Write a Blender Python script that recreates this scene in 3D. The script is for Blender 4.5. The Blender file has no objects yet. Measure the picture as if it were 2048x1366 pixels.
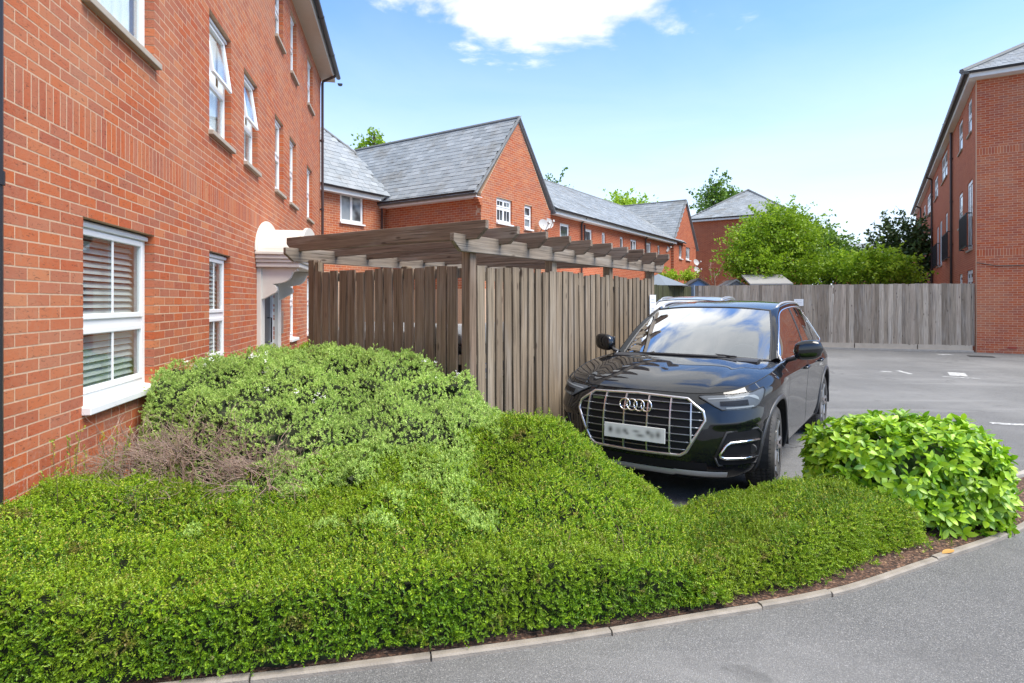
import bpy, math, random
import numpy as np
from mathutils import Matrix, Vector

random.seed(7)
RNG = np.random.default_rng(7)
SC = bpy.context.scene
COL = SC.collection
R = math.radians

# ------------------------------------------------------------------ camera
F_PX, U0, V0, CAM_H = 1200.0, 1024.0, 605.0, 1.6      # photo: 2048 x 1366, horizon at row 605
cam_d = bpy.data.cameras.new('camera')
cam_d.sensor_width = 36.0
cam_d.lens = 36.0 * F_PX / 2048.0
cam_d.shift_y = -(683.0 - V0) / 2048.0
cam_d.clip_start = 0.05
cam_d.clip_end = 2000.0
cam = bpy.data.objects.new('camera', cam_d)
cam.location = (0, 0, CAM_H)
cam.rotation_euler = (R(90), 0, 0)
COL.objects.link(cam)
SC.camera = cam


def nd(nt, typ, ins=None, **props):
    n = nt.nodes.new(typ)
    for k, v in props.items():
        setattr(n, k, v)
    for k, v in (ins or {}).items():
        s = n.inputs[k]
        if isinstance(v, bpy.types.NodeSocket):
            nt.links.new(v, s)
        else:
            s.default_value = v
    return n


def mth(nt, op, a, b=0.0, c=0.0, clamp=False):
    n = nd(nt, 'ShaderNodeMath', {0: a, 1: b, 2: c}, operation=op)
    n.use_clamp = clamp
    return n.outputs[0]


def mixc(nt, fac, a, b, blend='MIX'):
    n = nd(nt, 'ShaderNodeMix', None, data_type='RGBA', blend_type=blend)
    for idx, v in ((0, fac), (6, a), (7, b)):
        s = n.inputs[idx]
        if isinstance(v, bpy.types.NodeSocket):
            nt.links.new(v, s)
        else:
            s.default_value = v
    return n.outputs[2]


def ramp(nt, fac, stops, interp='LINEAR'):
    n = nt.nodes.new('ShaderNodeValToRGB')
    n.color_ramp.interpolation = interp
    els = n.color_ramp.elements
    while len(els) < len(stops):
        els.new(0.5)
    for e, (p, c) in zip(els, stops):
        e.position = p
        e.color = (c, c, c, 1) if isinstance(c, (int, float)) else (c[0], c[1], c[2], 1)
    if isinstance(fac, bpy.types.NodeSocket):
        nt.links.new(fac, n.inputs[0])
    return n.outputs[0]


def smooth(nt, x, lo, hi):
    n = nd(nt, 'ShaderNodeMapRange', {0: x, 1: lo, 2: hi, 3: 0.0, 4: 1.0}, interpolation_type='SMOOTHSTEP')
    return n.outputs[0]


# ------------------------------------------------------------------ sky and sun
SUN_EL, SUN_AZ = R(58), R(116)          # azimuth from +Y towards +X
SKY_STRENGTH = 0.13
w = bpy.data.worlds.new('World')
SC.world = w
w.use_nodes = True
nt = w.node_tree
nt.nodes.clear()
sky = nd(nt, 'ShaderNodeTexSky', None, sky_type='NISHITA')
sky.sun_disc = False
sky.sun_elevation = SUN_EL
sky.sun_rotation = SUN_AZ
sky.altitude = 100
sky.air_density = 1.0
sky.dust_density = 0.6
sky.ozone_density = 2.2
tc = nd(nt, 'ShaderNodeTexCoord')
sx = nd(nt, 'ShaderNodeSeparateXYZ', {0: tc.outputs['Generated']})
dx, dy, dz = sx.outputs[0], sx.outputs[1], sx.outputs[2]
dzc = mth(nt, 'MAXIMUM', dz, 0.02)
px, py = mth(nt, 'DIVIDE', dx, dzc), mth(nt, 'DIVIDE', dy, dzc)
pv = nd(nt, 'ShaderNodeCombineXYZ', {0: px, 1: py, 2: 0.0}).outputs[0]
n1 = nd(nt, 'ShaderNodeTexNoise', {'Vector': pv, 'Scale': 1.5, 'Detail': 9.0, 'Roughness': 0.56, 'Distortion': 0.25}).outputs[0]
pv2 = nd(nt, 'ShaderNodeVectorMath', {0: pv, 1: (13.7, 4.2, 0)}, operation='ADD').outputs[0]
n2 = nd(nt, 'ShaderNodeTexNoise', {'Vector': pv2, 'Scale': 0.55, 'Detail': 3.0, 'Roughness': 0.5}).outputs[0]
# one cumulus stands over the houses, more of the same field overhead
ex = mth(nt, 'DIVIDE', mth(nt, 'SUBTRACT', px, 0.14), 0.61)
ey = mth(nt, 'DIVIDE', mth(nt, 'SUBTRACT', py, 1.70), 0.80)
rr = mth(nt, 'SQRT', mth(nt, 'ADD', mth(nt, 'MULTIPLY', ex, ex), mth(nt, 'MULTIPLY', ey, ey)))
blob = mth(nt, 'MULTIPLY', mth(nt, 'SUBTRACT', 1.0, rr), 0.55)
over = mth(nt, 'MULTIPLY', mth(nt, 'SUBTRACT', 1.30, mth(nt, 'SQRT', mth(nt, 'ADD', mth(nt, 'MULTIPLY', px, px), mth(nt, 'MULTIPLY', mth(nt, 'ADD', py, 0.1), mth(nt, 'ADD', py, 0.1))))), 0.40)
over = mth(nt, 'MAXIMUM', over, -0.36)
cov = mth(nt, 'MAXIMUM', blob, mth(nt, 'ADD', over, mth(nt, 'MULTIPLY', mth(nt, 'SUBTRACT', n2, 0.5), 0.6)))
dens = mth(nt, 'ADD', mth(nt, 'MULTIPLY', mth(nt, 'SUBTRACT', n1, 0.5), 1.15), cov)
cl = smooth(nt, dens, 0.02, 0.16)
# haze bank: paler towards the horizon
hz = mth(nt, 'SUBTRACT', 1.0, smooth(nt, dz, 0.0, 0.48))
wisp = nd(nt, 'ShaderNodeTexNoise', {'Vector': pv, 'Scale': 0.8, 'Detail': 6.0, 'Roughness': 0.6, 'Distortion': 0.6}).outputs[0]
hz = mth(nt, 'ADD', mth(nt, 'MULTIPLY', hz, 0.97), mth(nt, 'MULTIPLY', mth(nt, 'SUBTRACT', wisp, 0.47), 0.35), clamp=True)
base = mixc(nt, 1.0, sky.outputs[0], (0.88, 1.08, 1.30, 1), 'MULTIPLY')
base = mixc(nt, mth(nt, 'MULTIPLY', hz, 0.9), base, (4.15, 4.55, 5.05, 1))
shade = ramp(nt, smooth(nt, n1, 0.42, 0.66), [(0.0, (3.9, 4.1, 4.35)), (1.0, (5.4, 5.4, 5.45))])
out_c = mixc(nt, cl, base, shade)
bg = nd(nt, 'ShaderNodeBackground', {0: out_c, 1: SKY_STRENGTH})
wo = nd(nt, 'ShaderNodeOutputWorld', {0: bg.outputs[0]})

sun_d = bpy.data.lights.new('sun', 'SUN')
sun_d.energy = 2.9
sun_d.angle = R(40)
sun_d.color = (1.0, 0.955, 0.885)
sun = bpy.data.objects.new('sun', sun_d)
sdir = Vector((math.sin(SUN_AZ) * math.cos(SUN_EL), math.cos(SUN_AZ) * math.cos(SUN_EL), math.sin(SUN_EL)))
sun.rotation_euler = sdir.to_track_quat('Z', 'Y').to_euler()
sun.location = sdir * 50
COL.objects.link(sun)

SC.view_settings.view_transform = 'Standard'
SC.view_settings.look = 'None'
SC.view_settings.gamma = 1.0
SC.view_settings.use_curve_mapping = False
SC.view_settings.exposure = 1.06


# ------------------------------------------------------------------ helpers
def tag(o, label=None, cat=None, group=None, kind=None):
    for k, v in (('label', label), ('category', cat), ('group', group), ('kind', kind)):
        if v:
            o[k] = v
    return o


def empty(name, loc=(0, 0, 0), rz=0.0, label=None, cat=None, group=None):
    o = bpy.data.objects.new(name, None)
    o.empty_display_size = 0.2
    o.location = loc
    o.rotation_euler = (0, 0, rz)
    COL.objects.link(o)
    return tag(o, label, cat, group)


def link(name, me, parent=None, mtx=None):
    o = bpy.data.objects.new(name, me)
    COL.objects.link(o)
    if parent:
        o.parent = parent
    if mtx is not None:
        o.matrix_local = mtx
    return o


def mesh_np(name, V, F, mat, rnd=None, smoothf=False, uv=None):
    """V (n,3) array, F list of index tuples or (m,k) array."""
    me = bpy.data.meshes.new(name)
    V = np.asarray(V, dtype=np.float32)
    if isinstance(F, np.ndarray):
        m, k = F.shape
        me.vertices.add(len(V))
        me.vertices.foreach_set('co', V.ravel())
        me.loops.add(m * k)
        me.loops.foreach_set('vertex_index', F.astype(np.int32).ravel())
        me.polygons.add(m)
        me.polygons.foreach_set('loop_start', np.arange(0, m * k, k, dtype=np.int32))
        me.polygons.foreach_set('loop_total', np.full(m, k, dtype=np.int32))
        me.update(calc_edges=True)
    else:
        me.from_pydata([tuple(map(float, v)) for v in V], [], [tuple(int(i) for i in f) for f in F])
        me.update()
    me.polygons.foreach_set('use_smooth', np.full(len(me.polygons), bool(smoothf)))
    if rnd is not None:
        a = me.attributes.new('rnd', 'FLOAT', 'FACE')
        a.data.foreach_set('value', np.asarray(rnd, dtype=np.float32))
    if mat is not None:
        me.materials.append(mat)
    me.validate()
    return me


class MB:
    """collects simple solids; build() links them as one mesh object"""
    def __init__(self):
        self.V, self.F, self.r = [], [], []

    def add(self, V, F, rnd=0.0):
        b = len(self.V)
        self.V += [tuple(v) for v in V]
        self.F += [tuple(b + i for i in f) for f in F]
        self.r += [rnd] * len(F)
        return self

    def box(self, x0, x1, y0, y1, z0, z1, rnd=0.0):
        V = [(x0, y0, z0), (x1, y0, z0), (x1, y1, z0), (x0, y1, z0), (x0, y0, z1), (x1, y0, z1), (x1, y1, z1), (x0, y1, z1)]
        return self.add(V, BOXF, rnd)

    def prism(self, poly, axis, a, b, rnd=0.0):
        """poly: 2D points (CCW); extruded along axis from a to b"""
        n = len(poly)
        def mk(p, t):
            return {'x': (t, p[0], p[1]), 'y': (p[0], t, p[1]), 'z': (p[0], p[1], t)}[axis]
        V = [mk(p, a) for p in poly] + [mk(p, b) for p in poly]
        F = [tuple(range(n))[::-1], tuple(range(n, 2 * n))] + [(i, (i + 1) % n, n + (i + 1) % n, n + i) for i in range(n)]
        return self.add(V, F, rnd)

    def tube(self, pts, rad, seg=8, cap=True, rnd=0.0, flat=1.0, closed=False):
        pts = [Vector(p) for p in pts]
        rads = rad if isinstance(rad, (list, tuple)) else [rad] * len(pts)
        V, F = [], []
        up = None
        for i, p in enumerate(pts):
            t = (pts[(i + 1) % len(pts)] - pts[i - 1]).normalized() if closed else (pts[min(i + 1, len(pts) - 1)] - pts[max(i - 1, 0)]).normalized()
            if up is None:
                up = Vector((0, 0, 1)) if abs(t.z) < 0.9 else Vector((1, 0, 0))
            a = t.cross(up).normalized()
            b = a.cross(t).normalized()
            up = b
            for k in range(seg):
                an = 2 * math.pi * k / seg
                V.append(p + (a * math.cos(an) + b * (math.sin(an) * flat)) * rads[i])
        for i in range(len(pts) - (0 if closed else 1)):
            i2 = (i + 1) % len(pts)
            for k in range(seg):
                F.append((i * seg + k, i * seg + (k + 1) % seg, i2 * seg + (k + 1) % seg, i2 * seg + k))
        if cap and not closed:
            F.append(tuple(range(seg))[::-1])
            F.append(tuple((len(pts) - 1) * seg + k for k in range(seg)))
        return self.add(V, F, rnd)

    def grid(self, G, flip=False, rnd=0.0):
        m, n = len(G), len(G[0])
        V = [tuple(G[i][j]) for i in range(m) for j in range(n)]
        F = []
        for i in range(m - 1):
            for j in range(n - 1):
                f = (i * n + j, i * n + j + 1, (i + 1) * n + j + 1, (i + 1) * n + j)
                F.append(f[::-1] if flip else f)
        return self.add(V, F, rnd)

    def lathe(self, prof, seg=48, axis='y', loop=False):
        """prof: (radius, along) pairs revolved round the axis"""
        V, F = [], []
        n = len(prof)
        for s in range(seg):
            a = 2 * math.pi * s / seg
            for r, h in prof:
                c, d = r * math.cos(a), r * math.sin(a)
                V.append({'y': (c, h, d), 'z': (c, d, h), 'x': (h, c, d)}[axis])
        for s in range(seg):
            for i in range(n - (0 if loop else 1)):
                i2 = (i + 1) % n
                F.append((s * n + i, s * n + i2, ((s + 1) % seg) * n + i2, ((s + 1) % seg) * n + i))
        return self.add(V, F)

    def build(self, name, mat, parent=None, smoothf=False, mtx=None, bevel=0.0):
        me = mesh_np(name, self.V, self.F, mat, self.r, smoothf)
        o = link(name, me, parent, mtx)
        if bevel:
            m = o.modifiers.new('bevel', 'BEVEL')
            m.width = bevel
            m.segments = 2
            m.limit_method = 'ANGLE'
        return o


BOXF = [(0, 3, 2, 1), (4, 5, 6, 7), (0, 1, 5, 4), (1, 2, 6, 5), (2, 3, 7, 6), (3, 0, 4, 7)]
BOXU = np.array([(-.5, -.5, -.5), (.5, -.5, -.5), (.5, .5, -.5), (-.5, .5, -.5), (-.5, -.5, .5), (.5, -.5, .5), (.5, .5, .5), (-.5, .5, .5)])
_box_cache = {}


def box_mesh(size, mat, name):
    key = (tuple(round(s, 3) for s in size), mat.name, name)
    if key not in _box_cache:
        _box_cache[key] = mesh_np(name, BOXU * np.array(key[0]), np.array(BOXF), mat)
    return _box_cache[key]


def pixel(p):
    """world point -> photo pixel and depth"""
    if p[1] <= 0.05:
        return None
    return U0 + F_PX * p[0] / p[1], V0 - F_PX * (p[2] - CAM_H) / p[1], p[1]


def ray(u, v):
    return Vector(((u - U0) / F_PX, 1.0, (V0 - v) / F_PX))


def at(u, v, Y):
    d = ray(u, v)
    return Vector((d.x * Y, Y, CAM_H + d.z * Y))


def ground(u, v, z=0.0):
    Y = F_PX * (CAM_H - z) / (v - V0)
    return Vector(((u - U0) / F_PX * Y, Y, z))


class Frame:
    """a vertical wall plane: origin, direction along it; local x along, z up, -y outward"""
    def __init__(self, ox, oy, tx, ty):
        l = math.hypot(tx, ty)
        self.o, self.t = (ox, oy), (tx / l, ty / l)
        self.ang = math.atan2(ty, tx)
        self.m = Matrix.Translation((ox, oy, 0)) @ Matrix.Rotation(self.ang, 4, 'Z')

    def s(self, u):
        k = (u - U0) / F_PX
        return (k * self.o[1] - self.o[0]) / (self.t[0] - k * self.t[1])

    def z(self, u, v):
        Y = self.o[1] + self.s(u) * self.t[1]
        return CAM_H + (V0 - v) / F_PX * Y

    def p(self, s, y=0.0, z=0.0):
        return self.m @ Vector((s, y, z))


def pieces(name, root, lst, mat, limit=300, skip=None):
    """lst: (parent, world matrix, local matrix, size). The largest in the picture become objects, the rest one mesh under root."""
    def score(it):
        c = it[1].translation
        q = pixel(c)
        if q is None or not (-30 < q[0] < 2078 and -30 < q[1] < 1396):
            return 0.0
        if skip and skip(q):
            return 0.0
        nrm = it[1].to_3x3() @ Vector((0, -1, 0))
        view = (Vector((0, 0, CAM_H)) - c).normalized()
        return max(it[3][0], it[3][2]) / q[2] * max(0.05, abs(nrm.dot(view)))
    sc = sorted(range(len(lst)), key=lambda i: -score(lst[i]))
    top = [i for i in sc[:limit] if score(lst[i]) > 0]
    tops = set(top)
    for i in top:
        par, wm, lm, size = lst[i]
        link(name, box_mesh(size, mat, name), par, lm)
    rest = [lst[i] for i in range(len(lst)) if i not in tops]
    if rest:
        inv = root.matrix_world.inverted() if False else Matrix.Translation(root.location).inverted()
        Vs = np.empty((len(rest), 8, 3))
        for a, (par, wm, lm, size) in enumerate(rest):
            M = np.array(inv @ wm)
            Vs[a] = (BOXU * np.array(size)) @ M[:3, :3].T + M[:3, 3]
        F = (np.arange(len(rest))[:, None, None] * 8 + np.array(BOXF)[None]).reshape(-1, 4)
        rv = np.repeat(RNG.random(len(rest)), 6)
        o = link(name, mesh_np(name + '_rest', Vs.reshape(-1, 3), F, mat, rv), root)
        o['kind'] = 'stuff'


# ------------------------------------------------------------------ materials
def new_mat(name):
    m = bpy.data.materials.new(name)
    m.use_nodes = True
    nt = m.node_tree
    bs = nt.nodes['Principled BSDF']
    return m, nt, bs


def simple(name, col, rough=0.5, metal=0.0, spec=0.5, var=0.08, nscale=6.0, bump=0.0, bscale=80.0, coat=0.0):
    m, nt, bs = new_mat(name)
    g = nd(nt, 'ShaderNodeNewGeometry')
    n = nd(nt, 'ShaderNodeTexNoise', {'Vector': g.outputs['Position'], 'Scale': nscale, 'Detail': 4.0}).outputs[0]
    k = mth(nt, 'ADD', 1.0 - var, mth(nt, 'MULTIPLY', n, 2 * var))
    c = mixc(nt, 1.0, (*col, 1), nd(nt, 'ShaderNodeCombineXYZ', {0: k, 1: k, 2: k}).outputs[0], 'MULTIPLY')
    nt.links.new(c, bs.inputs['Base Color'])
    bs.inputs['Roughness'].default_value = rough
    bs.inputs['Metallic'].default_value = metal
    bs.inputs['Specular IOR Level'].default_value = spec
    bs.inputs['Coat Weight'].default_value = coat
    bs.inputs['Coat Roughness'].default_value = 0.02
    if bump:
        b = nd(nt, 'ShaderNodeTexNoise', {'Vector': g.outputs['Position'], 'Scale': bscale, 'Detail': 4.0}).outputs[0]
        bn = nd(nt, 'ShaderNodeBump', {'Height': b, 'Strength': bump, 'Distance': 0.01})
        nt.links.new(bn.outputs[0], bs.inputs['Normal'])
    return m


def rnd_socket(nt):
    a = nd(nt, 'ShaderNodeAttribute', None, attribute_name='rnd').outputs['Fac']
    o = nd(nt, 'ShaderNodeObjectInfo').outputs['Random']
    return mth(nt, 'FRACT', mth(nt, 'ADD', a, o))


def brick_mat(name, stops, mort_speck=0.3):
    m, nt, bs = new_mat(name)
    r = rnd_socket(nt)
    g = nd(nt, 'ShaderNodeNewGeometry').outputs['Position']
    c = ramp(nt, r, stops)
    n = nd(nt, 'ShaderNodeTexNoise', {'Vector': g, 'Scale': 26.0, 'Detail': 5.0, 'Roughness': 0.65}).outputs[0]
    c = mixc(nt, mth(nt, 'MULTIPLY', smooth(nt, n, 0.45, 0.75), 0.35), c, (0.40, 0.20, 0.12, 1))
    st = nd(nt, 'ShaderNodeMapping', {'Vector': g, 'Scale': (28.0, 28.0, 75.0)}).outputs[0]
    n2 = nd(nt, 'ShaderNodeTexNoise', {'Vector': st, 'Scale': 1.0, 'Detail': 3.0, 'Roughness': 0.6, 'Distortion': 1.2}).outputs[0]
    cre = smooth(nt, n2, 0.60, 0.67)
    c = mixc(nt, mth(nt, 'MULTIPLY', cre, 0.7), c, (0.09, 0.035, 0.025, 1))
    n3 = nd(nt, 'ShaderNodeTexNoise', {'Vector': g, 'Scale': 0.7, 'Detail': 3.0}).outputs[0]
    c = mixc(nt, mth(nt, 'MULTIPLY', smooth(nt, n3, 0.42, 0.72), 0.30), c, (0.50, 0.27, 0.16, 1))
    # whitish bloom low on the wall
    z = nd(nt, 'ShaderNodeSeparateXYZ', {0: g}).outputs[2]
    n4 = nd(nt, 'ShaderNodeTexNoise', {'Vector': g, 'Scale': 40.0, 'Detail': 3.0}).outputs[0]
    low = mth(nt, 'MULTIPLY', mth(nt, 'SUBTRACT', 1.0, smooth(nt, z, 0.3, 1.1)), smooth(nt, n4, 0.5, 0.72))
    c = mixc(nt, mth(nt, 'MULTIPLY', low, mort_speck), c, (0.55, 0.46, 0.40, 1))
    nt.links.new(c, bs.inputs['Base Color'])
    bs.inputs['Roughness'].default_value = 0.85
    bs.inputs['Specular IOR Level'].default_value = 0.25
    n5 = nd(nt, 'ShaderNodeTexNoise', {'Vector': g, 'Scale': 130.0, 'Detail': 4.0}).outputs[0]
    h = mth(nt, 'SUBTRACT', n5, mth(nt, 'MULTIPLY', cre, 1.2))
    bn = nd(nt, 'ShaderNodeBump', {'Height': h, 'Strength': 0.5, 'Distance': 0.004})
    nt.links.new(bn.outputs[0], bs.inputs['Normal'])
    return m


BRICK_STOPS = [(0.0, (0.43, 0.112, 0.045)), (0.10, (0.37, 0.092, 0.042)), (0.20, (0.50, 0.175, 0.075)), (0.36, (0.42, 0.092, 0.034)), (0.52, (0.48, 0.120, 0.038)),
               (0.68, (0.42, 0.145, 0.078)), (0.82, (0.37, 0.096, 0.050)), (0.93, (0.36, 0.125, 0.072)), (1.0, (0.47, 0.12, 0.046))]
M_BRICK = brick_mat('brick_red', BRICK_STOPS)
M_BRICKR = brick_mat('brick_deep_red', [(p, (c[0] * 0.98, c[1] * 0.86, c[2] * 0.9)) for p, c in BRICK_STOPS])
M_MORTAR = simple('mortar', (0.56, 0.375, 0.25), 0.95, var=0.25, nscale=30, bump=0.4, bscale=200)


def far_brick():
    """brickwork too far off to pick single bricks apart"""
    m, nt, bs = new_mat('far_brickwork')
    tcn = nd(nt, 'ShaderNodeTexCoord').outputs['Object']
    sp = nd(nt, 'ShaderNodeSeparateXYZ', {0: tcn})
    xz = nd(nt, 'ShaderNodeCombineXYZ', {0: sp.outputs[0], 1: sp.outputs[2], 2: 0.0}).outputs[0]
    b = nd(nt, 'ShaderNodeTexBrick', {'Vector': xz, 'Color1': (0.42, 0.105, 0.045, 1), 'Color2': (0.33, 0.075, 0.036, 1), 'Mortar': (0.48, 0.27, 0.17, 1),
                                      'Scale': 1.0, 'Mortar Size': 0.006, 'Brick Width': 0.225, 'Row Height': 0.075, 'Bias': 0.0})
    n = nd(nt, 'ShaderNodeTexNoise', {'Vector': tcn, 'Scale': 1.3, 'Detail': 5.0}).outputs[0]
    c = mixc(nt, mth(nt, 'MULTIPLY', smooth(nt, n, 0.4, 0.75), 0.3), b.outputs[0], (0.46, 0.17, 0.085, 1))
    nt.links.new(c, bs.inputs['Base Color'])
    bs.inputs['Roughness'].default_value = 0.9
    bs.inputs['Specular IOR Level'].default_value = 0.2
    return m


M_FARBRICK = far_brick()


def slate_mat():
    m, nt, bs = new_mat('roof_slate')
    r = rnd_socket(nt)
    g = nd(nt, 'ShaderNodeNewGeometry').outputs['Position']
    c = ramp(nt, r, [(0.0, (0.22, 0.245, 0.265)), (0.3, (0.27, 0.295, 0.315)), (0.55, (0.20, 0.22, 0.235)), (0.8, (0.32, 0.345, 0.365)), (1.0, (0.25, 0.265, 0.275))])
    n = nd(nt, 'ShaderNodeTexNoise', {'Vector': g, 'Scale': 1.1, 'Detail': 6.0, 'Roughness': 0.65}).outputs[0]
    c = mixc(nt, mth(nt, 'MULTIPLY', smooth(nt, n, 0.5, 0.68), 0.7), c, (0.17, 0.165, 0.15, 1))
    n2 = nd(nt, 'ShaderNodeTexNoise', {'Vector': g, 'Scale': 9.0, 'Detail': 5.0}).outputs[0]
    c = mixc(nt, mth(nt, 'MULTIPLY', smooth(nt, n2, 0.55, 0.75), 0.4), c, (0.36, 0.38, 0.38, 1))
    nt.links.new(c, bs.inputs['Base Color'])
    bs.inputs['Roughness'].default_value = 0.55
    return m


M_SLATE = slate_mat()
M_RIDGE = simple('ridge_tile', (0.16, 0.165, 0.165), 0.8, var=0.25)
M_UPVC = simple('white_upvc', (0.80, 0.80, 0.79), 0.3, var=0.03)
M_UPVC2 = simple('aged_white_paint', (0.70, 0.68, 0.63), 0.5, var=0.08)
M_CREAM = simple('cream_grp', (0.66, 0.62, 0.54), 0.5, var=0.12, nscale=5)
M_SOFFIT = simple('soffit_cream', (0.50, 0.44, 0.36), 0.6, var=0.08)
M_GAP = simple('dark_gap', (0.02, 0.02, 0.02), 0.6)
M_SHADEBAR = simple('dark_trim', (0.03, 0.03, 0.032), 0.5)
M_BLACKP = simple('black_plastic_pipe', (0.022, 0.021, 0.024), 0.4, var=0.15)
M_BROWNP = simple('brown_plastic_pipe', (0.050, 0.028, 0.024), 0.4, var=0.15)
M_GUTTER = simple('gutter_black', (0.025, 0.024, 0.026), 0.4)
M_SILL = simple('window_sill_cement', (0.40, 0.34, 0.27), 0.8, var=0.15, nscale=12)
M_BLIND = simple('white_blind', (0.40, 0.43, 0.42), 0.7, var=0.05)
M_CURTAIN = simple('white_net_curtain', (0.84, 0.85, 0.86), 0.9, var=0.12, nscale=10)
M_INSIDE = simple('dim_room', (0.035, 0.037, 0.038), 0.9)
M_CHROME = simple('chrome', (0.75, 0.75, 0.76), 0.18, metal=1.0, var=0.03)
M_ALU = simple('brushed_aluminium', (0.62, 0.62, 0.63), 0.32, metal=0.9, var=0.04)


def glass_mat(name, tint=(0.75, 0.8, 0.8), refl=1.0, rough=0.01):
    """a window pane: sees through, mirrors more at a glancing angle"""
    m = bpy.data.materials.new(name)
    m.use_nodes = True
    nt = m.node_tree
    nt.nodes.clear()
    tr = nd(nt, 'ShaderNodeBsdfTransparent', {0: (*tint, 1)})
    gl = nd(nt, 'ShaderNodeBsdfGlossy', {'Color': (0.95, 0.97, 0.98, 1), 'Roughness': rough})
    ge = nd(nt, 'ShaderNodeNewGeometry')
    cs = mth(nt, 'ABSOLUTE', nd(nt, 'ShaderNodeVectorMath', {0: ge.outputs['Normal'], 1: ge.outputs['Incoming']}, operation='DOT_PRODUCT').outputs['Value'])
    lw = mth(nt, 'ADD', 0.04, mth(nt, 'MULTIPLY', mth(nt, 'POWER', mth(nt, 'SUBTRACT', 1.0, cs, clamp=True), 5.0), 0.96))
    fac = mth(nt, 'MULTIPLY', lw, refl, clamp=True)
    mx = nd(nt, 'ShaderNodeMixShader', {0: fac, 1: tr.outputs[0], 2: gl.outputs[0]})
    nd(nt, 'ShaderNodeOutputMaterial', {0: mx.outputs[0]})
    return m


M_GLASS = glass_mat('window_glass', (0.95, 0.97, 0.96), 1.0)
M_CARGLASS = glass_mat('car_glass', (0.72, 0.80, 0.78), 8.0)
M_SIDEGLASS = glass_mat('dark_car_glass', (0.10, 0.11, 0.11), 5.0)
M_LENS = glass_mat('clear_lens', (0.9, 0.92, 0.93), 0.35)


def wood_mat(name, axis, cols, grey=0.4):
    m, nt, bs = new_mat(name)
    r = rnd_socket(nt)
    oc = nd(nt, 'ShaderNodeTexCoord').outputs['Object']
    off = nd(nt, 'ShaderNodeCombineXYZ', {0: mth(nt, 'MULTIPLY', r, 37.0), 1: mth(nt, 'MULTIPLY', r, 91.0), 2: mth(nt, 'MULTIPLY', r, 53.0)}).outputs[0]
    p = nd(nt, 'ShaderNodeVectorMath', {0: oc, 1: off}, operation='ADD').outputs[0]
    sc = {'z': (55.0, 55.0, 1.6), 'x': (1.6, 55.0, 55.0)}[axis]
    mp = nd(nt, 'ShaderNodeMapping', {'Vector': p, 'Scale': sc}).outputs[0]
    n = nd(nt, 'ShaderNodeTexNoise', {'Vector': mp, 'Scale': 1.0, 'Detail': 6.0, 'Roughness': 0.62, 'Distortion': 0.5}).outputs[0]
    sc2 = {'z': (9.0, 9.0, 1.1), 'x': (1.1, 9.0, 9.0)}[axis]
    mp2 = nd(nt, 'ShaderNodeMapping', {'Vector': p, 'Scale': sc2}).outputs[0]
    n2 = nd(nt, 'ShaderNodeTexNoise', {'Vector': mp2, 'Scale': 1.0, 'Detail': 4.0, 'Roughness': 0.6}).outputs[0]
    c = ramp(nt, r, [(i / (len(cols) - 1), k) for i, k in enumerate(cols)])
    c = mixc(nt, mth(nt, 'MULTIPLY', smooth(nt, n2, 0.45, 0.72), grey), c, (0.40, 0.37, 0.33, 1))
    g = ramp(nt, n, [(0.30, 0.34), (0.46, 0.92), (0.56, 1.1), (0.72, 1.5)])
    c = mixc(nt, 1.0, c, g, 'MULTIPLY')
    # knots
    vo = nd(nt, 'ShaderNodeTexVoronoi', {'Vector': nd(nt, 'ShaderNodeMapping', {'Vector': p, 'Scale': {'z': (8.0, 3.0, 2.4), 'x': (2.4, 3.0, 8.0)}[axis]}).outputs[0], 'Scale': 1.0}).outputs['Distance']
    c = mixc(nt, mth(nt, 'MULTIPLY', mth(nt, 'SUBTRACT', 1.0, smooth(nt, vo, 0.05, 0.13)), 0.75), c, (0.05, 0.03, 0.022, 1))
    nt.links.new(c, bs.inputs['Base Color'])
    bs.inputs['Roughness'].default_value = 0.85
    bs.inputs['Specular IOR Level'].default_value = 0.25
    bn = nd(nt, 'ShaderNodeBump', {'Height': n, 'Strength': 0.5, 'Distance': 0.004})
    nt.links.new(bn.outputs[0], bs.inputs['Normal'])
    return m


BROWN = [(0.185, 0.130, 0.090), (0.21, 0.150, 0.106), (0.17, 0.118, 0.082), (0.225, 0.163, 0.118), (0.195, 0.138, 0.098)]
M_WOODV = wood_mat('weathered_board_upright', 'z', BROWN, 0.25)
M_WOODG = wood_mat('greyed_board_upright', 'z', [(0.195, 0.147, 0.098), (0.235, 0.180, 0.124), (0.16, 0.119, 0.080), (0.265, 0.208, 0.146), (0.21, 0.158, 0.107)], 0.24)
M_WOODX = wood_mat('weathered_beam', 'x', [(0.185, 0.132, 0.094), (0.225, 0.168, 0.122), (0.165, 0.118, 0.086)], 0.4)
M_WOODXG = wood_mat('greyed_beam', 'x', [(0.215, 0.175, 0.138), (0.19, 0.152, 0.12)], 0.45)
M_FENCE = wood_mat('grey_fence_board', 'z', [(0.37, 0.305, 0.235), (0.24, 0.193, 0.146), (0.48, 0.405, 0.325), (0.31, 0.25, 0.192), (0.20, 0.16, 0.122), (0.43, 0.352, 0.28), (0.275, 0.22, 0.168)], 0.45)
M_FENCEG = wood_mat('green_fence_board', 'z', [(0.050, 0.056, 0.026), (0.066, 0.068, 0.032), (0.044, 0.046, 0.024)], 0.05)


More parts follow.
